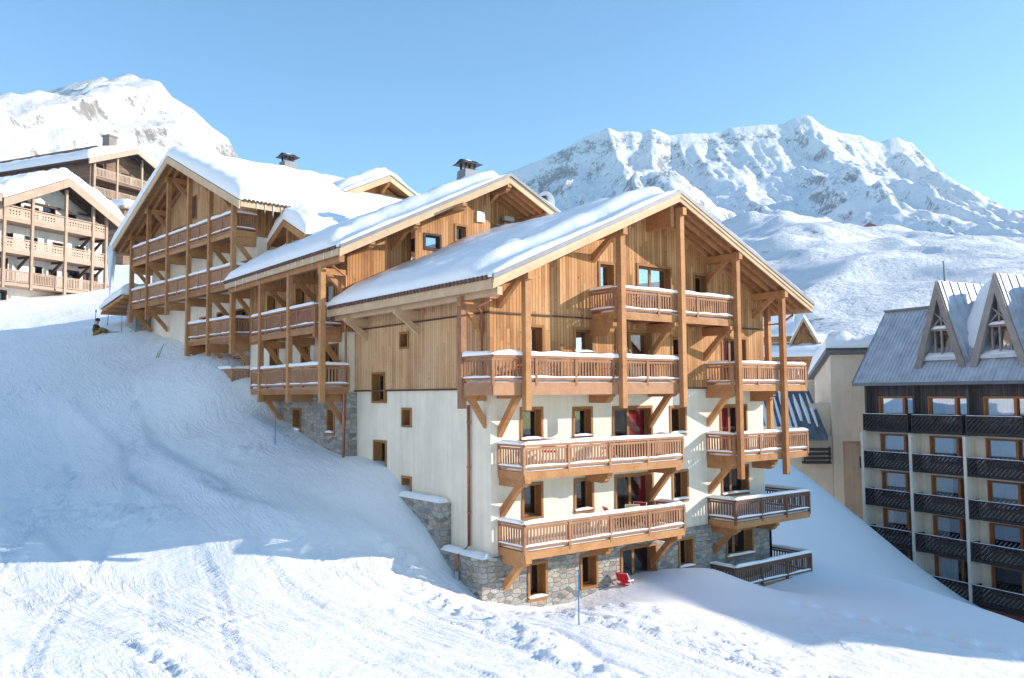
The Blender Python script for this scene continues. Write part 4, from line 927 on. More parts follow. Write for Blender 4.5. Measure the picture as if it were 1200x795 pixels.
def far_hut():
    x, y = cw(29.4, 85); T = Thing('chalet', 'small far chalet with a pointed orange timber gable amid deep roof snow', 'chalet', (x, y, -6), R(-60))
    F = lambda a, d, z: (a, -d, z)
    T.part('timber_wall', MB().box(-4.5, 1.6, 0, 7, -6, 4.9), 'larch')
    T.part('gable_wall', wall(F, -1.0, 1.0, 4.9, [(-1.0, 4.95), (0, 7.1), (1.0, 4.95)], d=.15), 'larch')
    g = MB().bar((0, -.2, 5), (0, -.2, 6.7), .1, .1).bar((-.7, -.22, 5.3), (.7, -.22, 5.3), .1, .1).bar((-.6, -.21, 5.1), (.2, -.21, 6.4), .08, .08).bar((.6, -.23, 5.1), (-.2, -.23, 6.4), .08, .08)
    T.part('gable_frame', g, 'beam')
    RP = lambda a, b, z: (a, b, z)
    ro = T.part('roof', gable_roof(RP, -1.35, 1.35, -.5, 5, 0, 7.4, 1.9, .12), 'soffit')
    T.part('roof_snow', roof_snow(RP, -1.4, 1.4, -.55, 5, 0, 7.4, 1.9, .35, na=20, nb=16, front_set=0, ridge_round=.1), 'snow', ro, True)
    for xx in (-1.35, 1.35): T.part('barge_board', slope_bar(RP, xx, 7.4-1.9*1.35, 0, 7.4, -.58, -.51, -.4, 0), 'cream', ro)
    m = T.part('lower_roof', MB().hexa([(-5.5, -2.2, 3.1), (3.2, -2.2, 3.1), (3.2, 6, 5.2), (-5.5, 6, 5.2), (-5.5, -2.2, 3.4), (3.2, -2.2, 3.4), (3.2, 6, 5.5), (-5.5, 6, 5.5)]), 'beam')
    T.part('roof_snow', roof_snow(lambda a, b, z: (b, a, z), -2.25, 6, -5.55, 3.25, 6, 5.5, .256, .8, na=30, nb=30, front_set=0, one=-1, seed=3, ridge_round=.05), 'snow', m, True)
    T.part('upper_roof', MB().hexa([(-6, .5, 5.6), (-1.2, .5, 5.6), (-1.2, 5, 8.4), (-6, 5, 8.4), (-6, .5, 5.9), (-1.2, .5, 5.9), (-1.2, 5, 8.7), (-6, 5, 8.7)]), 'snow', m)
    T.part('timber_wall', MB().box(-6, -1.3, .9, 5, 3, 5.7), 'larch')
    T.part('lower_roof', MB().hexa([(-7, -4, 1.2), (-.5, -4, 1.2), (-.5, -1, 2.0), (-7, -1, 2.0), (-7, -4, 1.9), (-.5, -4, 1.9), (-.5, -1, 2.8), (-7, -1, 2.8)]), 'snow')
far_hut()
# ================================================================== LEFT CHALETS F and G
def panel_rail(pts, zt, h):     # solid boards with cut-outs
    mb = MB()
    for p0, p1 in zip(pts, pts[1:]):
        a, b = Vector((*p0, 0)), Vector((*p1, 0)); L = (b-a).length; t = (b-a)/L
        mb.bar(a+Vector((0, 0, zt-.04)), b+Vector((0, 0, zt-.04)), .14, .08); mb.bar(a+Vector((0, 0, zt-h+.06)), b+Vector((0, 0, zt-h+.06)), .1, .1)
        n = int(L/.26)
        for k in range(n):
            c = a+t*(L*(k+.5)/n); w = L/n
            # each board is waisted, so that a row of them leaves openings
            for z0, z1, f in ((.1, .34, .97), (.34, .44, .6), (.44, .56, .97), (.56, .66, .45), (.66, .86, .97)):
                mb.bar(c+Vector((0, 0, zt-h+z0*h)), c+Vector((0, 0, zt-h+z1*h+.004)), .035, w*f, up=t)
    return mb
def chalet_F():
    x, y = cw(-39.7, 66); T = Thing('chalet', 'white plastered chalet with pinkish fretwork balconies under a wide snowy gable', 'chalet', (x, y, 3), R(29.45))
    F = lambda a, d, z: (a, 1.5-d, z)
    SL, ZR, RI = .50, 18.4, 4.9
    und = lambda a: ZR-.3-SL*abs(a-RI)
    wn = [(1.2, 2.2, 14.6, 16.1), (4.2, 5.4, 14.3, 16.2), (6.4, 7.4, 14.4, 15.9), (-3, -1.8, 14.6, 15.6), (.6, 1.6, 12, 13.3), (2.6, 3.8, 11.8, 13.3), (5.2, 6.2, 12, 13.2), (7.4, 8.4, 12, 13.2),
          (-.8, 1.2, 9.3, 11.2), (3.6, 4.3, 9.6, 10.9), (4.9, 5.7, 9.6, 10.8), (6.2, 7.9, 9.0, 11.0), (-.5, 1.2, 7.0, 8.6), (5, 6.6, 7.2, 8.4)]
    T.part('plaster_wall', wall(F, -8, 10.2, 3, [(-8, 15.0), (-.8, und(-.8)), (RI, und(RI)), (10.2, und(10.2))], wn), 'plaster_white')
    T.part('plaster_wall', wall(lambda a, d, z: (10.2+d, a, z), 1.5, 11, 3, [(1.5, und(10.2)), (11, und(10.2))]), 'plaster_white')
    for k, w in enumerate(wn): window(T, F, *w, leaves=2 if w[1]-w[0] > 1.4 else 1, frame='frame_dark', curtain='white_curtain' if k in (8, 11) else None, cspan=(.1, .5))
    RP = lambda a, b, z: (a, b, z)
    ro = T.part('roof', gable_roof(RP, -.9, 10.9, -.7, 12, RI, ZR, SL, .2), 'frame_dark')
    T.part('roof_snow', roof_snow(RP, -.95, 10.95, -.75, 12, RI, ZR, SL, .95, na=50, nb=40, front_set=0, seed=6, ridge_round=1.4), 'snow', ro, True)
    for xx in (-.9, 10.9): T.part('barge_board', slope_bar(RP, xx, ZR-SL*abs(xx-RI), RI, ZR, -.79, -.71, -.75, -.05), 'rail_pink', ro)
    lr = T.part('lower_roof', MB().hexa([(-9, -.6, 15.0), (-.9, -.6, 15.6), (-.9, 12, 15.6), (-9, 12, 15), (-9, -.6, 15.2), (-.9, -.6, 15.8), (-.9, 12, 15.8), (-9, 12, 15.2)]), 'frame_dark')
    T.part('barge_board', slope_bar(RP, -9, 15.2, -1.0, 15.8, -.69, -.61, -.6, -.05), 'rail_pink', lr)
    T.part('roof_snow', roof_snow(RP, -9, -.85, -.65, 12, -.85, 15.82, .074, 1.0, na=36, nb=30, front_set=0, one=-1, seed=12, ridge_round=.05), 'snow', lr, True)
    for a in (-2.4, -.3, 2.1, 5.2, 7.9, 9.3):
        T.part('post', MB().box(a-.11, a+.11, -.14, .08, 8.6, min(und(a), 17.5) if a > -.8 else 15), 'rail_pink')
        for z in (14.1, 11.6) if a > 6 else (11.6,): T.part('bracket', bracket(F, a, z-.1, 1.5, .2, .25, .9, True), 'frame_dark')
    for zr, a0, a1, kind in ((15.2, -2.4, 9.3, 0), (12.65, -6, 9.3, 0), (10.08, -6, 4.2, 1), (10.08, 4.4, 9.6, 1), (9.9, 9.9, 14, 1)):
        h = 1.0; zd = zr-h
        o = T.part('balcony', MB().box(a0, a1, -.05, 1.5, zd-.25, zd), 'rail_pink')
        pts = [(a0, 1.45), (a0, 0), (a1, 0), (a1, 1.45)]
        T.part('railing', panel_rail(pts, zr, h) if kind == 0 else railing(pts, zr, h, slat=.09, gap=.15), 'rail_pink', o)
    T.part('shutter', MB().pbox(F, 2.5, 3.8, .01, .08, 14.3, 15.8), 'frame_dark'); T.part('shutter', MB().pbox(F, 8.3, 9.8, .01, .08, 9.0, 11), 'frame_dark')
    T.part('truss', MB().bar((2.6, .6, 16.7), (4.2, .6, 17.6), .15, .2).bar((5.8, .6, 17.4), (8.0, .6, 16.2), .15, .2).bar((1, .6, 15.9), (9, .6, 15.9), .15, .2), 'frame_dark', ro)
    return T
chalet_F()
def chalet_G():
    x, y = cw(-60.3, 120); T = Thing('chalet', 'brown timber chalet with a stone chimney above the snowy roof of the white chalet', 'chalet', (x, y, 12), R(29.45))
    F = lambda a, d, z: (a, 1.6-d, z); L = lambda a, d, z: (-d, a, z)
    SL, ZR, RI = .42, 37.4, 7.0
    und = lambda a: ZR-.3-SL*abs(a-RI)
    wn = [(2.0, 3.4, 32.2, 34.3), (6.6, 8.0, 31.8, 34), (9.4, 10.6, 31.8, 33.6), (2.6, 4.6, 29.2, 31.2), (7, 8.4, 29, 31), (9.8, 11.4, 29, 31)]
    T.part('timber_wall', wall(F, 0, 14, 12, [(0, und(0)), (RI, und(RI)), (14, und(14))], wn), 'brown_plank')
    T.part('timber_wall', wall(L, 1.6, 30, 12, [(1.6, und(0)), (30, und(0))]), 'brown_plank')
    T.part('timber_pier', MB().box(-.12, .9, .2, 1.5, 28, und(0)), 'brown_plank')
    for w in wn: window(T, F, *w, leaves=2, frame='frame_dark')
    RP = lambda a, b, z: (a, b, z)
    ro = T.part('roof', gable_roof(RP, -1.6, 15.6, -1.2, 30, RI, ZR, SL, .25), 'frame_dark')
    T.part('roof_snow', roof_snow(RP, -1.65, 15.65, -1.3, 30, RI, ZR, SL, 1.0, na=40, nb=40, front_set=0, seed=16, ridge_round=1.0), 'snow', ro, True)
    for xx in (-1.6, 15.6): T.part('barge_board', slope_bar(RP, xx, ZR-SL*abs(xx-RI), RI, ZR, -1.4, -1.21, -.8, -.05), 'rail_pink', ro)
    T.part('upper_fascia', MB().box(5.8, 6.2, 6, 30, 37.4, 38.5), 'brown_plank', ro)
    T.part('chimney', MB().box(5.7, 7.1, 3.2, 4.6, 36.5, 39.6).box(5.55, 7.25, 3.05, 4.75, 39.6, 39.85), 'greywood', ro)
    for a in (.4, 4.4, 9, 13):
        T.part('post', MB().box(a-.15, a+.15, -.2, .1, 28, und(a)), 'rail_pink')
    for zr in (33.2, 30.4):
        h = 1.3; o = T.part('balcony', MB().box(.3, 13.6, -.1, 1.6, zr-h-.4, zr-h), 'brown_plank')
        T.part('railing', railing([(.3, 1.5), (.3, -.05), (13.6, -.05), (13.6, 1.5)], zr, h, slat=.12, gap=.24, post_gap=3), 'rail_pink', o)
    T.part('tie_beam', MB().bar((3, .0, 36), (7, 0, 36.6), .25, .3).bar((7, 0, 36.6), (11, 0, 35), .25, .3), 'frame_dark', ro)
    return T
chalet_G()
def shed():
    x, y = cw(-43.5, 94); T = Thing('shed', 'low snow covered shed roof between the white chalet and the brown chalet behind it', 'shed', (x, y, 10), R(29.45))
    T.part('timber_wall', MB().box(0, 7, 0, 5, 10, 21.1), 'brown_plank')
    r = T.part('roof', MB().box(-.4, 7.4, -.5, 5.4, 21.1, 21.4), 'rail_pink')
    T.part('roof_snow', roof_snow(lambda a, b, z: (a, b, z), -.4, 7.4, -.5, 5.4, 3.5, 21.4, .06, 1.1, na=24, nb=20, front_set=0, seed=21, ridge_round=.6), 'snow', r, True)
shed()
HAZE = 1.5e-4
# ================================================================== GROUND
def wc(u, v):                        # building axes -> east/forward
    du, dv = u-CAM[0], v-CAM[1]; return (du*CT-dv*ST, du*ST+dv*CT)
pts = [(-8.32, 14, -4.53), (-4.48, 15, -4.88), (-.05, 16, -5.25), (5.26, 18, -5.94), (12.3, 21, -6.98), (-11, 18.5, -4.82), (-5.69, 19, -4.99), (-.05, 19, -5.5), (6.16, 21, -6.22),
       (-14.35, 24, -4.8), (-9.78, 24.5, -4.94), (-5.1, 25.5, -4.85), (-17.4, 29, -3.86), (-23.5, 39, -1.32), (-30.3, 50, 2.32), (-40, 66, 7.4), (-33, 68, 7.6), (-15.3, 38, -1.35), (-18.6, 46, 2.06),
       (-10.9, 36, -1.31), (-25.8, 52, 4.06), (-20.7, 50, 3.4), (-9.34, 31, -2.98), (-5.73, 28.5, -3.89),
       (3.2, 24.5, -5.9), (6.1, 25.2, -6.4), (11.4, 33, -7.15), (15.1, 34, -7.5), (15.9, 31, -7.55), (16, 27, -7.5), (11.3, 23, -6.85), (17.1, 52, -4.73), (22.2, 56, -8.45), (25, 60, -11.5), (27.6, 56, -12.7), (30, 51, -14.1),
       (21, 40, -11.3), (25, 36, -13), (30, 30, -14.5), (20, 24, -8.6), (24, 68, -8.8), (19, 62, -4.8), (30, 75, -8), (40, 70, -12), (36, 44, -15), (45, 25, -16), (30, 10, -12), (15, 8, -7.5), (0, 5, -4.8), (-12, 5, -4.0), (-25, 15, -3.2), (-40, 30, -1), (-45, 50, 3),
       (-50, 75, 9.5), (-45, 95, 15), (-25, 85, 12), (-70, 110, 22), (0, 75, 2), (0, 100, 4), (30, 100, -6), (60, 100, -16), (-60, 5, 0), (0, -30, -6), (40, -30, -14), (-40, -30, -2), (-90, 60, 12), (90, 40, -22), (90, -20, -22)]
for u, v, z in [(-.1, 9.2, -2.3), (-.35, 8.8, -2.35), (-.4, 13.45, -1.45), (-.4, 16.5, -.6), (-.1, 6.6, -2.55), (-.1, 5.0, -3.35), (-.5, 3.0, -4.35), (-.55, 1.7, -5.35), (-.45, -.15, -6.1), (1.5, -.3, -6.62), (3.2, -.5, -6.75), (4.8, -.7, -6.4),
                (-1.3, 20.5, 1.35), (-1.3, 24.5, 2.2), (-1.0, 29, 3.2), (-2.5, 34, 4.1), (7, -1.5, -6.1), (8.6, -1.4, -6.05), (9.9, -1.6, -7.0), (12, -1.4, -7.2), (14.6, -1.5, -7.15), (12, -3.5, -7.1), (15, -3.5, -7.3), (10, -.2, -7.0), (14, 5, -6.2), (15.5, 10, -4.6), (15, 16, -3.5), (6, 4, -6), (6, 14, -3), (8, 26, 2),
                (-3, 12, -2.2), (-4, 5, -3.6), (-3, 1.5, -5.0)]:
    X, Y = wc(u, v); pts.append((X, Y, z))
pts = np.array(pts)
def tps_fit(P):
    n = len(P); d = np.hypot(P[:, None, 0]-P[None, :, 0], P[:, None, 1]-P[None, :, 1])
    K = np.where(d > 0, d*d*np.log(d+1e-9), 0)+np.eye(n)*.6
    Q = np.c_[np.ones(n), P[:, :2]]; Am = np.block([[K, Q], [Q.T, np.zeros((3, 3))]])
    return np.linalg.solve(Am, np.r_[P[:, 2], 0, 0, 0])
TW = tps_fit(pts)
def ground_z(X, Y, detail=True):
    X = np.asarray(X, float); Y = np.asarray(Y, float); sh = X.shape; x, y = X.ravel(), Y.ravel(); z = np.zeros_like(x)
    for i, (a, b, _) in enumerate(pts):
        d2 = (x-a)**2+(y-b)**2; z += TW[i]*.5*d2*np.log(d2+1e-9)
    n = len(pts); z += TW[n]+TW[n+1]*x+TW[n+2]*y
    far = smooth(85, 135, np.hypot(x*.9, y-20)); z = z*(1-far)+far*np.clip(-18-.02*x, -30, 0)
    if detail: z = z+ground_detail(x, y)[0]
    return z.reshape(sh)
TRACKS = []
rt = random.Random(11)
for k in range(34):                  # ski tracks coming down the piste
    x0 = rt.uniform(-30, -2); TRACKS.append((x0, rt.uniform(.35, 1.25), rt.uniform(.1, 1.0), rt.uniform(13, 26), rt.uniform(0, 6), rt.uniform(.018, .045)))
def ground_detail(x, y):
    near = 1-smooth(50, 90, y)
    # powder bank on the right and the bank against the buildings stay smooth
    powder = smooth(24.2, 26, y+.0*x)*smooth(2.2, 4.5, x)
    bank = np.exp(-((x+2.5+(y-27)*.42)/2.2)**2)*smooth(25, 28, y)
    rough = (1-.93*np.maximum(powder, .75*bank))*near
    z = .12*fbm(x*.14, y*.14, 4, 3)*near
    s = (x-y)*.707; t = (x+y)*.707           # along / across the fall line
    wp = 1.2*fbm(x*.12, y*.12, 3, 29)
    z = z+rough*(.085*fbm(s*.13, (t+wp)*.62, 4, 31)+.03*fbm(x*.9, y*.9, 4, 41))
    # scraped streaks left by edges, in patches
    pat = smooth(-.12, .3, fbm(x*.17, y*.17, 3, 35)); z = z+rough*pat*.055*(fbm(s*.33, (t+wp)*2.3, 4, 37, ridged=True)-.6)
    pat2 = smooth(.0, .35, fbm(x*.21+9, y*.21, 3, 39)); z = z+rough*pat2*.05*(fbm((s+.5*t)*.4, (t-.4*s)*1.9, 4, 45, ridged=True)-.6)
    # drifts and wind lips running down the slope
    for (x0, y0, k, wd, h, ya, yb) in ((-7.0, 26.5, -.93, .22, .13, 26.3, 33), (-10.5, 30, -.8, .3, .12, 28, 40), (-15, 33, -.75, .35, .15, 29, 44), (-4.4, 27.5, -.9, .18, .10, 26.5, 31), (-13, 24.5, -1.1, .3, .08, 19, 29)):
        dx = x-(x0+k*(y-y0)+.35*np.sin(y*.8+x0)); z = z+.65*h*np.where(dx > 0, np.exp(-(dx/wd)**2), np.exp(-(dx/(wd*3.5))**2))*smooth(ya, ya+1.5, y)*(1-smooth(yb-3, yb, y))
    # bands of churned snow
    rub = np.clip(fbm(x*2.6, y*2.6, 4, 51, ridged=True)-.5, 0, 1)
    band = np.exp(-((x-(-3.2+(26-y)*.58+.3*np.sin(y*1.3)))/.75)**2)*(1-smooth(26.5, 28, y))
    band2 = np.exp(-((x-(.8+(23.2-y)*1.5))/.7)**2)*(1-smooth(23.5, 24.5, y))
    band3 = np.exp(-((x-(-13.2+(20-y)*.45))/.6)**2)*(1-smooth(19, 21, y))+np.exp(-((x-(-7.6+(17.5-y)*.7))/.5)**2)*(1-smooth(17, 18.5, y))
    z = z+band*(.36*rub+.05)+band2*(.28*rub+.03)+band3*(.2*rub)
    z = z-.09*np.exp(-((x-(-2.3+(26-y)*.58+.3*np.sin(y*1.3)))/.16)**2)*(1-smooth(25.5, 27, y))
    clods = smooth(.30, .55, fbm(x*.32, y*.32, 3, 71))*rough; z = z+clods*.24*np.clip(fbm(x*2.4, y*2.4, 4, 81, ridged=True)-.55, 0, 1)
    for x0, k, amp, per, ph, dep in TRACKS:
        for off in (0, .2):
            dx = x-(x0+off+k*(30-y)*.8+amp*np.sin(2*np.pi*y/per+ph)); q = (1-smooth(40, 60, y))*(1-.9*np.maximum(powder, bank))
            z = z-dep*np.exp(-(dx/.07)**2)*q+dep*.7*np.exp(-((dx-.13)/.06)**2)*q
    # footprints across the powder on the right
    for k in range(16):
        fx, fy = 9.0+k*.34+(.16 if k % 2 else -.1), 26.8-k*.28+.2*math.sin(k*1.7); z = z-.16*np.exp(-(((x-fx)/.16)**2+((y-fy)/.22)**2))
    return z, rough
def make_ground():
    ys = [-140, -90, -60, -40, -25, -12, -4, 0, 3, 5.5, 7.5]; y = 9.0
    while y < 95: ys.append(y); y += max(.085, .0062*y)
    while y < 1800: ys.append(y); y *= 1.07
    def side():
        xs = []; x = 0
        while x < 1500: xs.append(x); x += .085 if x < 17 else (.16 if x < 32 else (.5 if x < 60 else x*.08))
        return xs
    s = side(); xs = [-a for a in s[:0:-1]]+s
    X, Y = np.meshgrid(np.array(xs)-1.0, np.array(ys)); Z = ground_z(X, Y); _, rough = ground_detail(X.ravel(), Y.ravel())
    ny, nx = X.shape
    U = X*CT+Y*ST+CAM[0]; V = -X*ST+Y*CT+CAM[1]
    me = bpy.data.meshes.new('snow_ground'); co = np.stack([U, V, Z], -1).reshape(-1, 3)
    i = np.arange((ny-1)*nx).reshape(ny-1, nx)[:, :-1].ravel(); F_ = np.stack([i, i+1, i+nx+1, i+nx], -1)
    grid(me, co, F_, M['ground'])
    at = me.attributes.new('rough', 'FLOAT', 'POINT'); at.data.foreach_set('value', rough.astype(np.float32))
    o = bpy.data.objects.new('snow_ground', me); COL.objects.link(o); structure(o)
def grid(me, co, F_, mat):
    me.vertices.add(len(co)); me.vertices.foreach_set('co', co.astype(np.float32).ravel())
    me.loops.add(F_.size); me.loops.foreach_set('vertex_index', F_.astype(np.int32).ravel())
    me.polygons.add(len(F_)); me.polygons.foreach_set('loop_start', np.arange(0, F_.size, 4, dtype=np.int32))
    me.polygons.foreach_set('use_smooth', [True]*len(F_)); me.materials.append(mat); me.update(calc_edges=True); me.validate()
make_ground()
# ================================================================== MOUNTAINS
R1 = [(-600, 150), (-193.9, 370.6), (-95.8, 398.0), (-30.2, 422.4), (14.1, 438.6), (55.2, 454.9), (101.4, 476.2), (154.3, 504.2), (174.1, 510.7), (189.0, 517.3), (211.8, 508.8), (233.2, 510.3), (252.9, 506.8), (272.7, 515.0), (290.7, 508.1), (303.7, 501.3), (346.5, 506.0), (380.9, 504.1), (408.9, 507.2), (425.5, 515.4), (471.7, 520.1), (496.3, 521.5), (525.9, 521.3), (546.0, 532.9), (555.9, 536.1), (570.9, 541.0), (583.8, 532.5), (594.9, 520.7), (614.3, 510.5), (633.8, 503.7), (673.0, 498.3), (692.4, 488.2), (712.0, 484.7), (725.3, 491.2), (741.9, 494.4), (757.9, 486.0), (771.0, 484.2), (783.5, 467.4), (794.2, 447.3), (816.4, 430.5), (837.2, 417.0), (862.6, 398.6), (884.8, 383.5), (932.7, 358.3), (981.0, 343.0), (1076.5, 294.4), (1171.9, 252.6), (1500, 150)]
R2 = [(300, 150), (389.8, 250.4), (414.9, 278.5), (434.6, 297.8), (454.4, 320.9), (481.6, 332.4), (508.9, 343.9), (526.6, 337.2), (554.4, 327.9), (577.0, 316.0), (607.2, 304.1), (633.2, 283.2), (651.7, 268.9), (673.8, 249.4), (713.8, 231.0), (800, 180)]
R2b = [(340, 150), (375.6, 209.9), (403.1, 233.5), (430.5, 250.7), (452.3, 262.5), (464.6, 246.1), (482.8, 216.6), (503.7, 202.4), (540, 160)]
R3 = [(40, 180), (102.4, 247.2), (136.4, 267.4), (159.1, 278.7), (173.9, 288.8), (187.3, 285.3), (202.0, 287.4), (213.3, 290.8), (224.4, 282.7), (236.6, 272.3), (254.2, 257.4), (278.5, 239.0), (304.0, 228.6), (337.5, 215), (400, 170)]
R4 = [(60, 130), (180.2, 160.8), (204.8, 166.4), (233.5, 173.6), (261.9, 165.9), (286.3, 164.9), (314.8, 163.0), (343.0, 154.5), (375.8, 159.2), (408.1, 152.4), (448.9, 153.7), (489.9, 158.3), (538.6, 155.4), (700, 140)]
R5 = [(40, 60), (125.7, 90.7), (148.6, 99.1), (165.8, 103.0), (188.5, 98.8), (211.2, 94.6), (228.2, 91.6), (251.1, 95.4), (271.1, 98.7), (291.0, 96.3), (307.8, 89.2), (330.9, 97.7), (342.4, 100.4), (376.6, 100.2), (500, 95)]
R6 = [(20, -5), (60, 14), (86.8, 28.1), (100.3, 33.0), (112.2, 39.0), (122.4, 43.6), (134.2, 46.9), (144.3, 48.8), (157.7, 49.1), (171.1, 48.3), (184.5, 48.5), (201.4, 50.4), (221.6, 52.3), (330, 60)]
R7 = [(0, -14), (40, 5), (60.4, 12), (69.7, 13.5), (81.3, 14), (89.5, 15), (97.7, 17), (107.2, 21), (116.6, 24), (128.3, 26.1), (140.0, 27.6), (154.1, 29.4), (260, 40)]
L1 = [(-900, 150), (-699.1, 255.2), (-626.7, 292.2), (-581.1, 310.7), (-553.5, 318.0), (-535.2, 323.6), (-518.6, 327.6), (-498.4, 333.7), (-477.3, 340.1), (-461.6, 344.7), (-442.2, 348.4), (-436.6, 345.5), (-431.9, 343.6), (-424.6, 349.2), (-414.4, 351.9), (-407.9, 350.0), (-402.3, 346.2), (-391.1, 345.1), (-379.9, 342.2), (-374.2, 334.6), (-367.6, 326.0), (-355.4, 318.3), (-343.2, 310.7), (-333.8, 302.1), (-324.4, 292.6), (-315.1, 285.9), (-305.8, 279.3), (-298.2, 266.1), (-290.6, 250.1), (-274.9, 238), (-237.9, 205), (-164.2, 150), (-60, 60)]
def ridge(X, Y, tab, Y0, k1, k2, lam, back=.8, lean=0.0, xc=0.0):
    """crest line at depth Y0; front face starts at slope k1 and eases to k2 over lam metres"""
    Yl = np.clip(Y0+lean*(X-xc), Y0*.72, Y0*1.35); q = Yl/Y0
    c = np.interp(X/q, [p[0] for p in tab], [p[1] for p in tab])*q; d = Yl-Y; f = np.maximum(d, 0)
    return c-(k2*f+(k1-k2)*lam*(1-np.exp(-f/lam)))-back*np.maximum(-d, 0)
def mountain(name, X0, X1, nx, Y0, Y1, ny, fn, mat):
    xs = np.linspace(X0, X1, nx); t = np.linspace(0, 1, ny); ys = Y0+(Y1-Y0)*(.35*t+.65*t*t)
    X, Y = np.meshgrid(xs, ys); Z = fn(X, Y)
    U = X*CT+Y*ST+CAM[0]; V = -X*ST+Y*CT+CAM[1]; co = np.stack([U, V, Z], -1).reshape(-1, 3)
    i = np.arange((ny-1)*nx).reshape(ny-1, nx)[:, :-1].ravel(); F_ = np.stack([i, i+1, i+nx+1, i+nx], -1)
    me = bpy.data.meshes.new(name); grid(me, co, F_, mat); o = bpy.data.objects.new(name, me); COL.objects.link(o); return structure(o)
def right_massif(X, Y):
    wx = X+22*fbm(X/90, Y/120, 4, 101)*smooth(0, 80, 1600-Y); wy = Y+40*fbm(X/110, Y/110, 4, 111)
    d1 = np.maximum(1600-Y, 0)
    h1 = ridge(X+(wx-X)*smooth(0, 60, d1), Y, R1, 1600, 1.35, .42, 90)
    gl = fbm(wx/75, Y/260, 5, 121, ridged=True); h1 = h1+smooth(3, 90, d1)*(52*(gl-.62))+smooth(0, 30, d1)*9*fbm(X/22, Y/22, 4, 131, ridged=True)-4
    h2 = ridge(wx, wy, R2, 1250, .95, .35, 80)+16*fbm(wx/36, Y/80, 5, 141, ridged=True)*smooth(0, 40, np.abs(1250-Y))+5*fbm(X/12, Y/12, 3, 145)-8
    h2b = ridge(wx, wy, R2b, 1050, .8, .35, 60)+12*fbm(wx/30, Y/60, 5, 151, ridged=True)-8
    h3 = ridge(wx, wy, R3, 1100, .9, .3, 70)+12*fbm(wx/26, Y/60, 5, 161, ridged=True)-7
    h4 = ridge(wx, wy+30*fbm(X/60, Y/60, 3, 171), R4, 800, .42, .22, 60, .25, 1.4, 360)+5*fbm(X/40, Y/40, 5, 175)
    h5 = ridge(wx, wy+40*fbm(X/50, Y/60, 3, 181), R5, 560, .5, .2, 50, .1, 1.4, 250)+3.5*fbm(X/28, Y/28, 5, 185)
    h6 = ridge(X, Y+12*fbm(X/40, Y/40, 3, 191), R6, 330, .5, .3, 30, .05, 1.3, 150)+1.2*fbm(X/18, Y/18, 4, 195)
    h7 = ridge(X, Y, R7, 230, .35, .25, 40, .02, 1.0, 110)+1.0*fbm(X/18, Y/18, 4, 199)
    H = np.stack([h1, h2, h2b, h3, h4, h5, h6, h7]); m = H.max(0); k = 5.0
    return m+k*np.log(np.exp((H-m)/k).sum(0))-1.5+1.5*fbm(X/9, Y/9, 3, 201)*smooth(300, 600, Y)
def left_peak(X, Y):
    d = np.maximum(900-Y, 0); wx = X+18*fbm(X/80, Y/90, 4, 301)*smooth(0, 60, d)
    h = ridge(wx, Y, L1, 900, .75, .36, 70)
    h = h+smooth(5, 90, d)*(20*(fbm(wx/90, Y/160, 5, 311, ridged=True)-.6)+9*fbm(X/40, Y/40, 5, 321))+smooth(0, 25, d)*4*fbm(X/12, Y/12, 4, 331, ridged=True)-1
    # a broad shoulder crossing the face
    h = h+16*np.exp(-((Y-(560+.5*(X+300)))/60)**2)*smooth(-420, -330, X)*0+14*np.exp(-((Y-520-.35*(X+260))/55)**2)
    return h
mountain('mountain', -420, 1500, 560, 150, 1760, 380, right_massif, mountain_mat('far_rock_and_snow', (.17, .19, .215), (.30, .32, .345), .45, .65, .016, 8.0, .88))  # rock colour made bluer and lighter to stand in for thicker haze
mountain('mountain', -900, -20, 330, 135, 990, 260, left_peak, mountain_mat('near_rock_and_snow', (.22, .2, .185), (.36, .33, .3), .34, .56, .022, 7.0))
def unseen_bounce_slope():  # slope out of view, added and steepened to bounce sunlight onto shaded walls
    ys = np.linspace(-700, 330, 90); q = np.linspace(0, 520, 60); Q, Y = np.meshgrid(q, ys)
    X = -92-.66*np.maximum(Y, 0)-.12*np.maximum(-Y, 0)*0-Q
    Z = -9+.12*np.maximum(Y+40, 0)*.6+.80*Q*smooth(-10, 90, Q)+14*fbm(X/90, Y/90, 5, 401)*smooth(10, 90, Q)
    U = X*CT+Y*ST+CAM[0]; V = -X*ST+Y*CT+CAM[1]; co = np.stack([U, V, Z], -1).reshape(-1, 3); nx, ny = len(q), len(ys)
    i = np.arange((ny-1)*nx).reshape(ny-1, nx)[:, :-1].ravel(); F_ = np.stack([i, i+1, i+nx+1, i+nx], -1)
    me = bpy.data.meshes.new('mountain'); grid(me, co, F_, bpy.data.materials['near_rock_and_snow']); o = bpy.data.objects.new('mountain', me); COL.objects.link(o); structure(o)
unseen_bounce_slope()
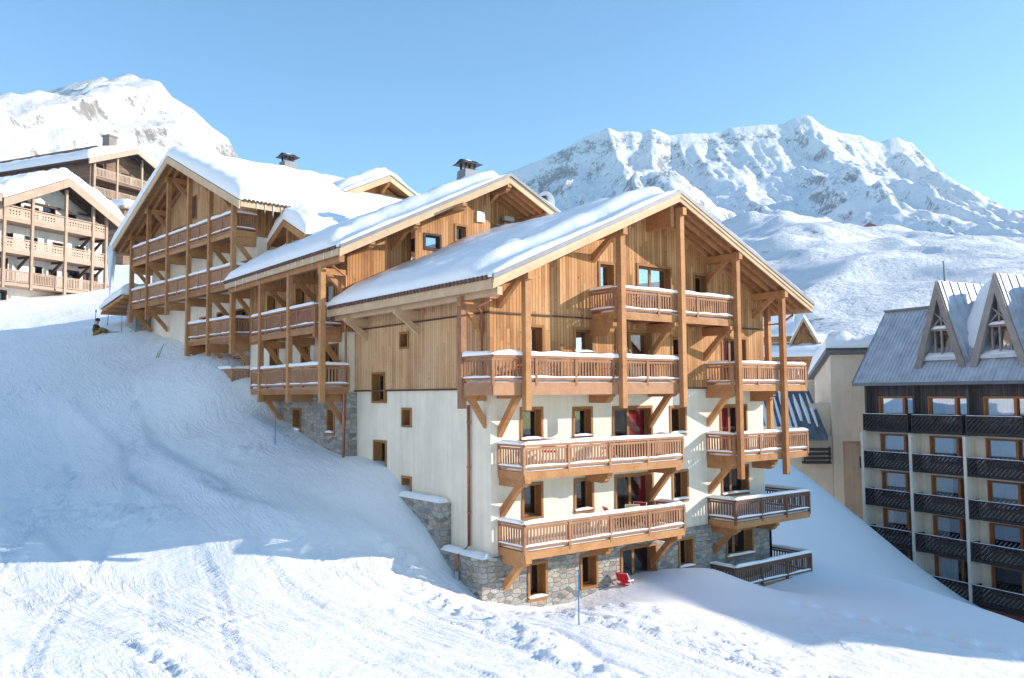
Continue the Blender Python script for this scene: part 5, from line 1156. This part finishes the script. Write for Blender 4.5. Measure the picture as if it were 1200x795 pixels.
# ================================================================== PROPS
def deck_chair(label, x, y, z, rot, seat='red', group='folding chairs on the balconies', empty_back=False):
    t = Thing('folding_chair', label, 'chair', (x, y, z), rot, group)
    f = MB()
    for s in (-.24, .24):
        f.tube([(s, -.28, 0), (s, .16, .78)], .016, 6); f.tube([(s*.92, .3, 0), (s*.92, -.24, .4)], .016, 6); f.bar((s, -.22, .52), (s, .12, .54), .035, .03)
    f.tube([(-.24, .16, .78), (.24, .16, .78)], .016, 6); f.tube([(-.22, .3, .02), (.22, .3, .02)], .014, 6)
    t.part('frame', MB_off(f, z), 'white_paint')
    s = MB()
    for k in range(6):
        a0, a1 = k/6, (k+1)/6
        zz = lambda q: .40-.05*math.sin(math.pi*q)
        s.hexa([(-.22, -.24+.36*a0, zz(a0)), (.22, -.24+.36*a0, zz(a0)), (.22, -.24+.36*a1, zz(a1)), (-.22, -.24+.36*a1, zz(a1)), (-.22, -.24+.36*a0, zz(a0)+.015), (.22, -.24+.36*a0, zz(a0)+.015), (.22, -.24+.36*a1, zz(a1)+.015), (-.22, -.24+.36*a1, zz(a1)+.015)])
    t.part('seat', MB_off(s, z), seat)
    b = MB().hexa([(-.22, .0, .48), (.22, .0, .48), (.22, .025, .475), (-.22, .025, .475), (-.22, .155, .8), (.22, .155, .8), (.22, .18, .795), (-.22, .18, .795)])
    t.part('backrest', MB_off(b, z), seat)
    return t
DK = lambda zr: zr-.8+.1
deck_chair('red folding chair beside the left window of the second balcony from the bottom', 1.95, -.45, DK(-1.52), 2.2)
deck_chair('red folding chair in front of the double door on the second balcony from the bottom', 4.5, -.55, DK(-1.52), -1.9)
deck_chair('red folding chair left of the double door on the lowest balcony', 4.4, -.6, DK(-3.85), 1.2)
deck_chair('olive yellow folding chair on the lowest balcony, beside a red one', 5.35, -.75, DK(-3.85), -.6, 'yellow')
deck_chair('red folding chair behind the olive yellow chair on the lowest balcony', 5.95, -.4, DK(-3.85), -1.2)
deck_chair('red folding chair by the window on the balcony at the foot of the timber wall', 4.5, -.5, DK(1.13), .5)
deck_chair('red folding chair partly hidden by the corner post on the long timber balcony', .95, -.5, DK(1.13), 2.6)
deck_chair('red folding chair on the topmost balcony under the gable', 5.95, -.55, DK(3.45), 1.0)
deck_chair('red folding chair half sunk in the snow at the foot of the stone base', 5.1, -.5, -6.76, 1.8)
deck_chair('red folding chair on the lower balcony of the middle chalet, by the first post', -.95, 10.4, .45, 1.5)
def low_table(label, x, y, z):
    t = Thing('folding_table', label, 'table', (x, y, z), .3)
    f = MB()
    for s in (-.25, .25): f.tube([(s, -.22, 0), (s, .2, .5)], .014, 6); f.tube([(s, .22, 0), (s, -.2, .5)], .014, 6)
    t.part('legs', MB_off(f, z), 'white_paint'); t.part('table_top', MB_off(MB().box(-.36, .36, -.28, .28, .5, .53), z), 'white_paint')
    t.part('snow_cover', MB_off(patch_snow(-.35, .35, -.27, .27, .531, .1, .12), z), 'snow', smooth=True)
low_table('small snowy white folding table beside a red chair on the long timber balcony', 1.75, -.65, DK(1.13))
# satellite dish and dome behind the ridge
def dish():
    x, y, z = 9.8, 9.0, 7.2; t = Thing('satellite_dish', 'white satellite dish with a dark hub on a mast between the two timber gables', 'satellite dish', (x, y, z), R(-66))
    t.part('mast', MB_off(MB().tube([(0, 0, 0), (0, 0, 1.7)], .04, 8), z), 'grey_paint')
    d = MB(); rings = []; n = 24
    for k in range(6):
        r = .62*k/5; rings.append(len(d.v)); d.v += [(r*math.cos(2*math.pi*q/n)*.82, -.12-.16*(1-(k/5)**2)+.1, 1.62+r*math.sin(2*math.pi*q/n)) for q in range(n)]
    for a, b in zip(rings, rings[1:]):
        for q in range(n): d.f.append((a+q, a+(q+1) % n, b+(q+1) % n, b+q))
    t.part('reflector', MB_off(d, z), 'white_paint', smooth=True)
    t.part('feed_arm', MB_off(MB().tube([(0, -.1, 1.05), (0, .55, 1.4)], .02, 6).box(-.07, .07, .48, .64, 1.34, 1.5), z), 'black')
    t.part('rear_box', MB_off(MB().box(-.2, .2, -.34, -.17, 1.3, 1.95), z), 'black')
dish()
def dome():
    x, y, z = 11.3, 10.0, 7.6; t = Thing('antenna_dome', 'small white dome on the far roof just right of the satellite dish', 'dome', (x, y, z))
    t.part('shell', MB_off(MB().lathe((0, 0, 0), [(.45, 0), (.56, .35), (.55, .7), (.42, 1.0), (.22, 1.16), (.03, 1.2)], 18), z), 'white_paint', smooth=True)
dome()
mp_ = Thing('aerial', 'thin whip aerial rising left of the satellite dish', 'aerial', (7.3, 8.0, 8.6)); mp_.part('rod', MB().tube([(7.3-7.3, 0, 8.6), (0, 0, 10.4)], [.02, .008], 6), 'grey_paint')
def gz(X, Y): return float(ground_z(np.array([X]), np.array([Y]))[0])
def marker(label, X, Y, h):
    u, v = cw(X, Y); z = gz(X, Y)-.1; m = MB().tube([(0, 0, z), (.0, 0, z+h*.6), (.01, 0, z+h)], [.018, .016, .014], 8)
    t = Thing('marker_pole', label, 'pole', (u, v, z), 0, 'blue piste marker poles'); t.part('pole', m, 'blue_pole'); t.part('tip', MB().tube([(.01, 0, z+h), (.01, 0, z+h+.05)], .022, 8), 'blue_pole')
marker('tall blue marker pole standing in the snow before the big chalet', 1.62, 21.6, 1.42)
marker('short blue marker pole in the snow slope below the stacked balconies', -9.55, 34.2, 1.35)
marker('thin blue marker pole near the sitting skier at the top of the slope', -23.4, 50.6, 1.75)
def ski_pole(label, X, Y):
    u, v = cw(X, Y); z = gz(X, Y)-.1; t = Thing('ski_pole', label, 'ski pole', (u, v, z), 0, 'ski poles planted by the skier')
    t.part('shaft', MB().tube([(0, 0, z), (.05, 0, z+1.15)], .022, 6), 'blue_pole'); t.part('grip', MB().tube([(.05, 0, z+1.12), (.056, 0, z+1.27)], .04, 6), 'black')
    t.part('basket', MB().lathe((0.005, 0, z+.16), [(.07, 0), (.07, .02)], 10), 'black')
ski_pole('left one of two ski poles planted in the snow behind the sitting skier', -26.3, 53.2); ski_pole('right one of two ski poles planted in the snow behind the sitting skier', -25.6, 53.4)
def skin_mesh(name, joints, edges, mat, parent, root=0, sub=2):
    me = bpy.data.meshes.new(name); me.from_pydata([j[:3] for j in joints], edges, []); o = bpy.data.objects.new(name, me); COL.objects.link(o); o.parent = parent
    m = o.modifiers.new('skin', 'SKIN'); o.modifiers['skin'].use_smooth_shade = True
    if not me.skin_vertices: 
        bpy.context.view_layer.objects.active = o
    for i, sv in enumerate(me.skin_vertices[0].data): sv.radius = (joints[i][3], joints[i][3] if len(joints[i]) < 5 else joints[i][4]); sv.use_root = (i == root)
    s = o.modifiers.new('sub', 'SUBSURF'); s.levels = sub; s.render_levels = sub
    dg = bpy.context.evaluated_depsgraph_get(); ev = o.evaluated_get(dg); nm = bpy.data.meshes.new_from_object(ev); o.modifiers.clear(); o.data = nm
    nm.materials.clear(); nm.materials.append(M[mat]); nm.polygons.foreach_set('use_smooth', [True]*len(nm.polygons)); return o
def skier():
    X, Y = -25.2, 51.0; u, v = cw(X, Y); z = gz(X, Y)-.06
    t = Thing('person', 'person in dark olive jacket, ochre trousers and dark hat sitting on the snow', 'person', (u, v, z), -TH)
    # sitting, facing right, knees drawn up; x right, y away
    J = [(0, 0, .17, .17, .15), (.03, 0, .36, .16), (.08, 0, .56, .17), (.11, 0, .68, .09), (.14, 0, .76, .065), (.15, 0, .87, .10), (.16, 0, .98, .085),
         (.06, -.2, .6, .075), (.2, -.27, .4, .06), (.42, -.2, .42, .045), (.06, .2, .6, .075), (.2, .27, .4, .06), (.42, .18, .42, .045),
         (.16, -.13, .16, .12), (.52, -.17, .46, .085), (.8, -.16, .09, .06), (.93, -.16, .07, .05), (.16, .13, .16, .12), (.54, .17, .42, .085), (.84, .18, .09, .06), (.97, .18, .07, .05)]
    Eg = [(0, 1), (1, 2), (2, 3), (3, 4), (4, 5), (5, 6), (2, 7), (7, 8), (8, 9), (2, 10), (10, 11), (11, 12), (0, 13), (13, 14), (14, 15), (15, 16), (0, 17), (17, 18), (18, 19), (19, 20)]
    skin_mesh('body', J, Eg, 'skin', t.o)
    Jj = [(0, 0, .2, .19, .18), (.03, 0, .36, .19), (.08, 0, .56, .2), (.11, 0, .67, .12), (.06, -.2, .6, .1), (.2, -.27, .4, .085), (.36, -.22, .41, .07), (.06, .2, .6, .1), (.2, .27, .4, .085), (.36, .2, .41, .07)]
    skin_mesh('jacket', Jj, [(0, 1), (1, 2), (2, 3), (2, 4), (4, 5), (5, 6), (2, 7), (7, 8), (8, 9)], 'jacket', t.o)
    Jt = [(0, 0, .17, .2, .17), (.16, -.13, .17, .14), (.52, -.17, .46, .105), (.77, -.16, .13, .085), (.16, .13, .17, .14), (.54, .17, .42, .105), (.81, .18, .13, .085)]
    skin_mesh('trousers', Jt, [(0, 1), (1, 2), (2, 3), (0, 4), (4, 5), (5, 6)], 'trousers', t.o)
    link('hat', MB().lathe((.16, 0, .9), [(.125, 0), (.13, .05), (.11, .13), (.06, .18), (.01, .19)], 12), M['hat'], t.o, 0, True)
    b = MB()
    for y in (-.16, .18): b.hexa([(.74, y-.07, 0), (1.04, y-.06, 0), (1.04, y+.06, 0), (.74, y+.07, 0), (.76, y-.06, .2), (.92, y-.05, .14), (.92, y+.05, .14), (.76, y+.06, .2)])
    link('boots', b, M['black'], t.o)
    tu, tv = cw(X+1.4, Y-.3); zz = gz(X+1.4, Y-.3)
    s = Thing('ski', 'pair of dark skis lying on the snow at the feet of the sitting skier', 'skis', (tu, tv, zz), -TH+.15)
    for y in (0, .16): s.part('ski_blade', MB_off(MB().box(-.85, .75, y, y+.09, .03, .055).hexa([(.75, y, .03), (.92, y+.02, .12), (.92, y+.07, .12), (.75, y+.09, .03), (.75, y, .055), (.92, y+.02, .145), (.92, y+.07, .145), (.75, y+.09, .055)]), zz), 'black')
skier()
def twig():
    u, v = -2.6, 27.5; X, Y = wc(u, v); z = gz(X, Y)-.1; o = Thing('bare_shrub', 'thin bare twigs poking from the snow beside the chalet wall', 'twigs', (u, v, z))
    o.part('twig', MB().tube([(0, 0, z), (.12, -.06, z+.4), (.3, -.2, z+.75), (.55, -.35, z+.95)], [.018, .014, .01, .006], 6), 'frame_dark'); o.part('twig', MB().tube([(.1, 0, z), (.25, -.3, z+.6), (.3, -.5, z+.9)], [.02, .015, .008], 6), 'frame_dark')
twig()
# far lift line: pylon on the hill behind the apartment block
def pylon():
    X, Y = 121, 235; u, v = cw(X, Y); z = float(right_massif(np.array([X*1.]), np.array([Y*1.]))[0])-1
    t = Thing('lift_pylon', 'thin steel ski lift pylon on the snowy hill behind the pointed dormers', 'lift pylon', (u, v, z), R(20))
    t.part('mast', MB().tube([(0, 0, z), (-1.0, 0, z+7)], [.3, .2], 8), 'zinc'); t.part('cross_arm', MB().bar((-2.4, 0, z+6.6), (.4, 0, z+7.1), .3, .3), 'zinc')
pylon()
u_, v_ = cw(275, 640); z_ = float(right_massif(np.array([275.]), np.array([640.]))[0])
h_ = Thing('hut', 'tiny reddish mountain hut among the snowy hills under the far peaks', 'hut', (u_, v_, z_), R(20))
h_.part('timber_wall', MB().box(-6, 6, -4, 4, z_-4, z_+4), 'brick'); h_.part('roof', MB().prism([(-6.6, -5, z_+3.8), (-6.6, 5, z_+3.8), (-6.6, 0, z_+6.5)], (13.2, 0, 0)), 'brick')
def haze(dens):
    mb = MB(); c = [cw(x, y) for x, y in ((-1950, -800), (1950, -800), (1950, 2100), (-1950, 2100))]
    mb.hexa([(*q, -40) for q in c]+[(*q, 560) for q in c])
    m = bpy.data.materials.new('air'); m.use_nodes = True; n = m.node_tree.nodes; l = m.node_tree.links; n.remove(n['Principled BSDF'])
    v = n.new('ShaderNodeVolumePrincipled'); v.inputs['Density'].default_value = dens; v.inputs['Color'].default_value = (.8, .9, 1, 1); v.inputs['Anisotropy'].default_value = .2
    l.new(v.outputs[0], n['Material Output'].inputs['Volume']); o = link('haze', mb, m); o['kind'] = 'stuff'
haze(HAZE)
# ================================================================== LIGHT, SKY, CAMERA
SUN_EL, SUN_AZ = R(20.5), 0.0           # azimuth measured from the viewer's right, towards the far side
sd = Vector((math.cos(SUN_AZ)*math.cos(SUN_EL), math.sin(SUN_AZ)*math.cos(SUN_EL), math.sin(SUN_EL)))
S = Vector((sd.x*CT+sd.y*ST, -sd.x*ST+sd.y*CT, sd.z))
w = bpy.data.worlds.new('World'); sc.world = w; w.use_nodes = True
n = w.node_tree.nodes; l = w.node_tree.links; bg = n['Background']
sky = n.new('ShaderNodeTexSky'); sky.sky_type = 'NISHITA'; sky.sun_disc = False
sky.sun_elevation = SUN_EL; sky.sun_rotation = math.atan2(S.x, S.y); sky.altitude = 2100; sky.air_density = 1.0; sky.dust_density = 0.15; sky.ozone_density = 1.6
hs = n.new('ShaderNodeHueSaturation'); hs.inputs['Saturation'].default_value = 1.15; l.new(sky.outputs[0], hs.inputs['Color']); tn = N(n, 'ShaderNodeMix', data_type='RGBA', blend_type='MULTIPLY'); tn.inputs['Factor'].default_value = 1; tn.inputs[7].default_value = (.76, .87, .81, 1); l.new(hs.outputs[0], tn.inputs[6]); l.new(tn.outputs[2], bg.inputs[0]); bg.inputs[1].default_value = .102
ld = bpy.data.lights.new('sun', 'SUN'); ld.energy = 2.0; ld.angle = R(.5); ld.color = (1, .9, .79)
lo = bpy.data.objects.new('sun', ld); COL.objects.link(lo); lo.rotation_euler = S.to_track_quat('Z', 'Y').to_euler()
cd = bpy.data.cameras.new('camera'); cd.sensor_width = 36; cd.lens = 36*FOC/1200; cd.clip_end = 9000; cd.clip_start = .2
co = bpy.data.objects.new('camera', cd); COL.objects.link(co); sc.camera = co
cp, sp, cr, sr = math.cos(PIT), math.sin(PIT), math.cos(ROLL), math.sin(ROLL)
def yw(X, Y, Z): return Vector((X*CT+Y*ST, -X*ST+Y*CT, Z))
Fv, Rv, Uv = yw(0, cp, sp), yw(cr, -sr*sp, sr*cp), yw(-sr, -cr*sp, cr*cp)
m3 = Matrix((Rv, Uv, -Fv)).transposed(); co.matrix_world = Matrix.Translation(CAM) @ m3.to_4x4()
sc.cycles.max_bounces = 16; sc.cycles.diffuse_bounces = 8
sc.view_settings.view_transform = 'Standard'; sc.view_settings.look = 'None'; sc.view_settings.gamma = 1; sc.view_settings.use_curve_mapping = False
sc.view_settings.exposure = 1.9
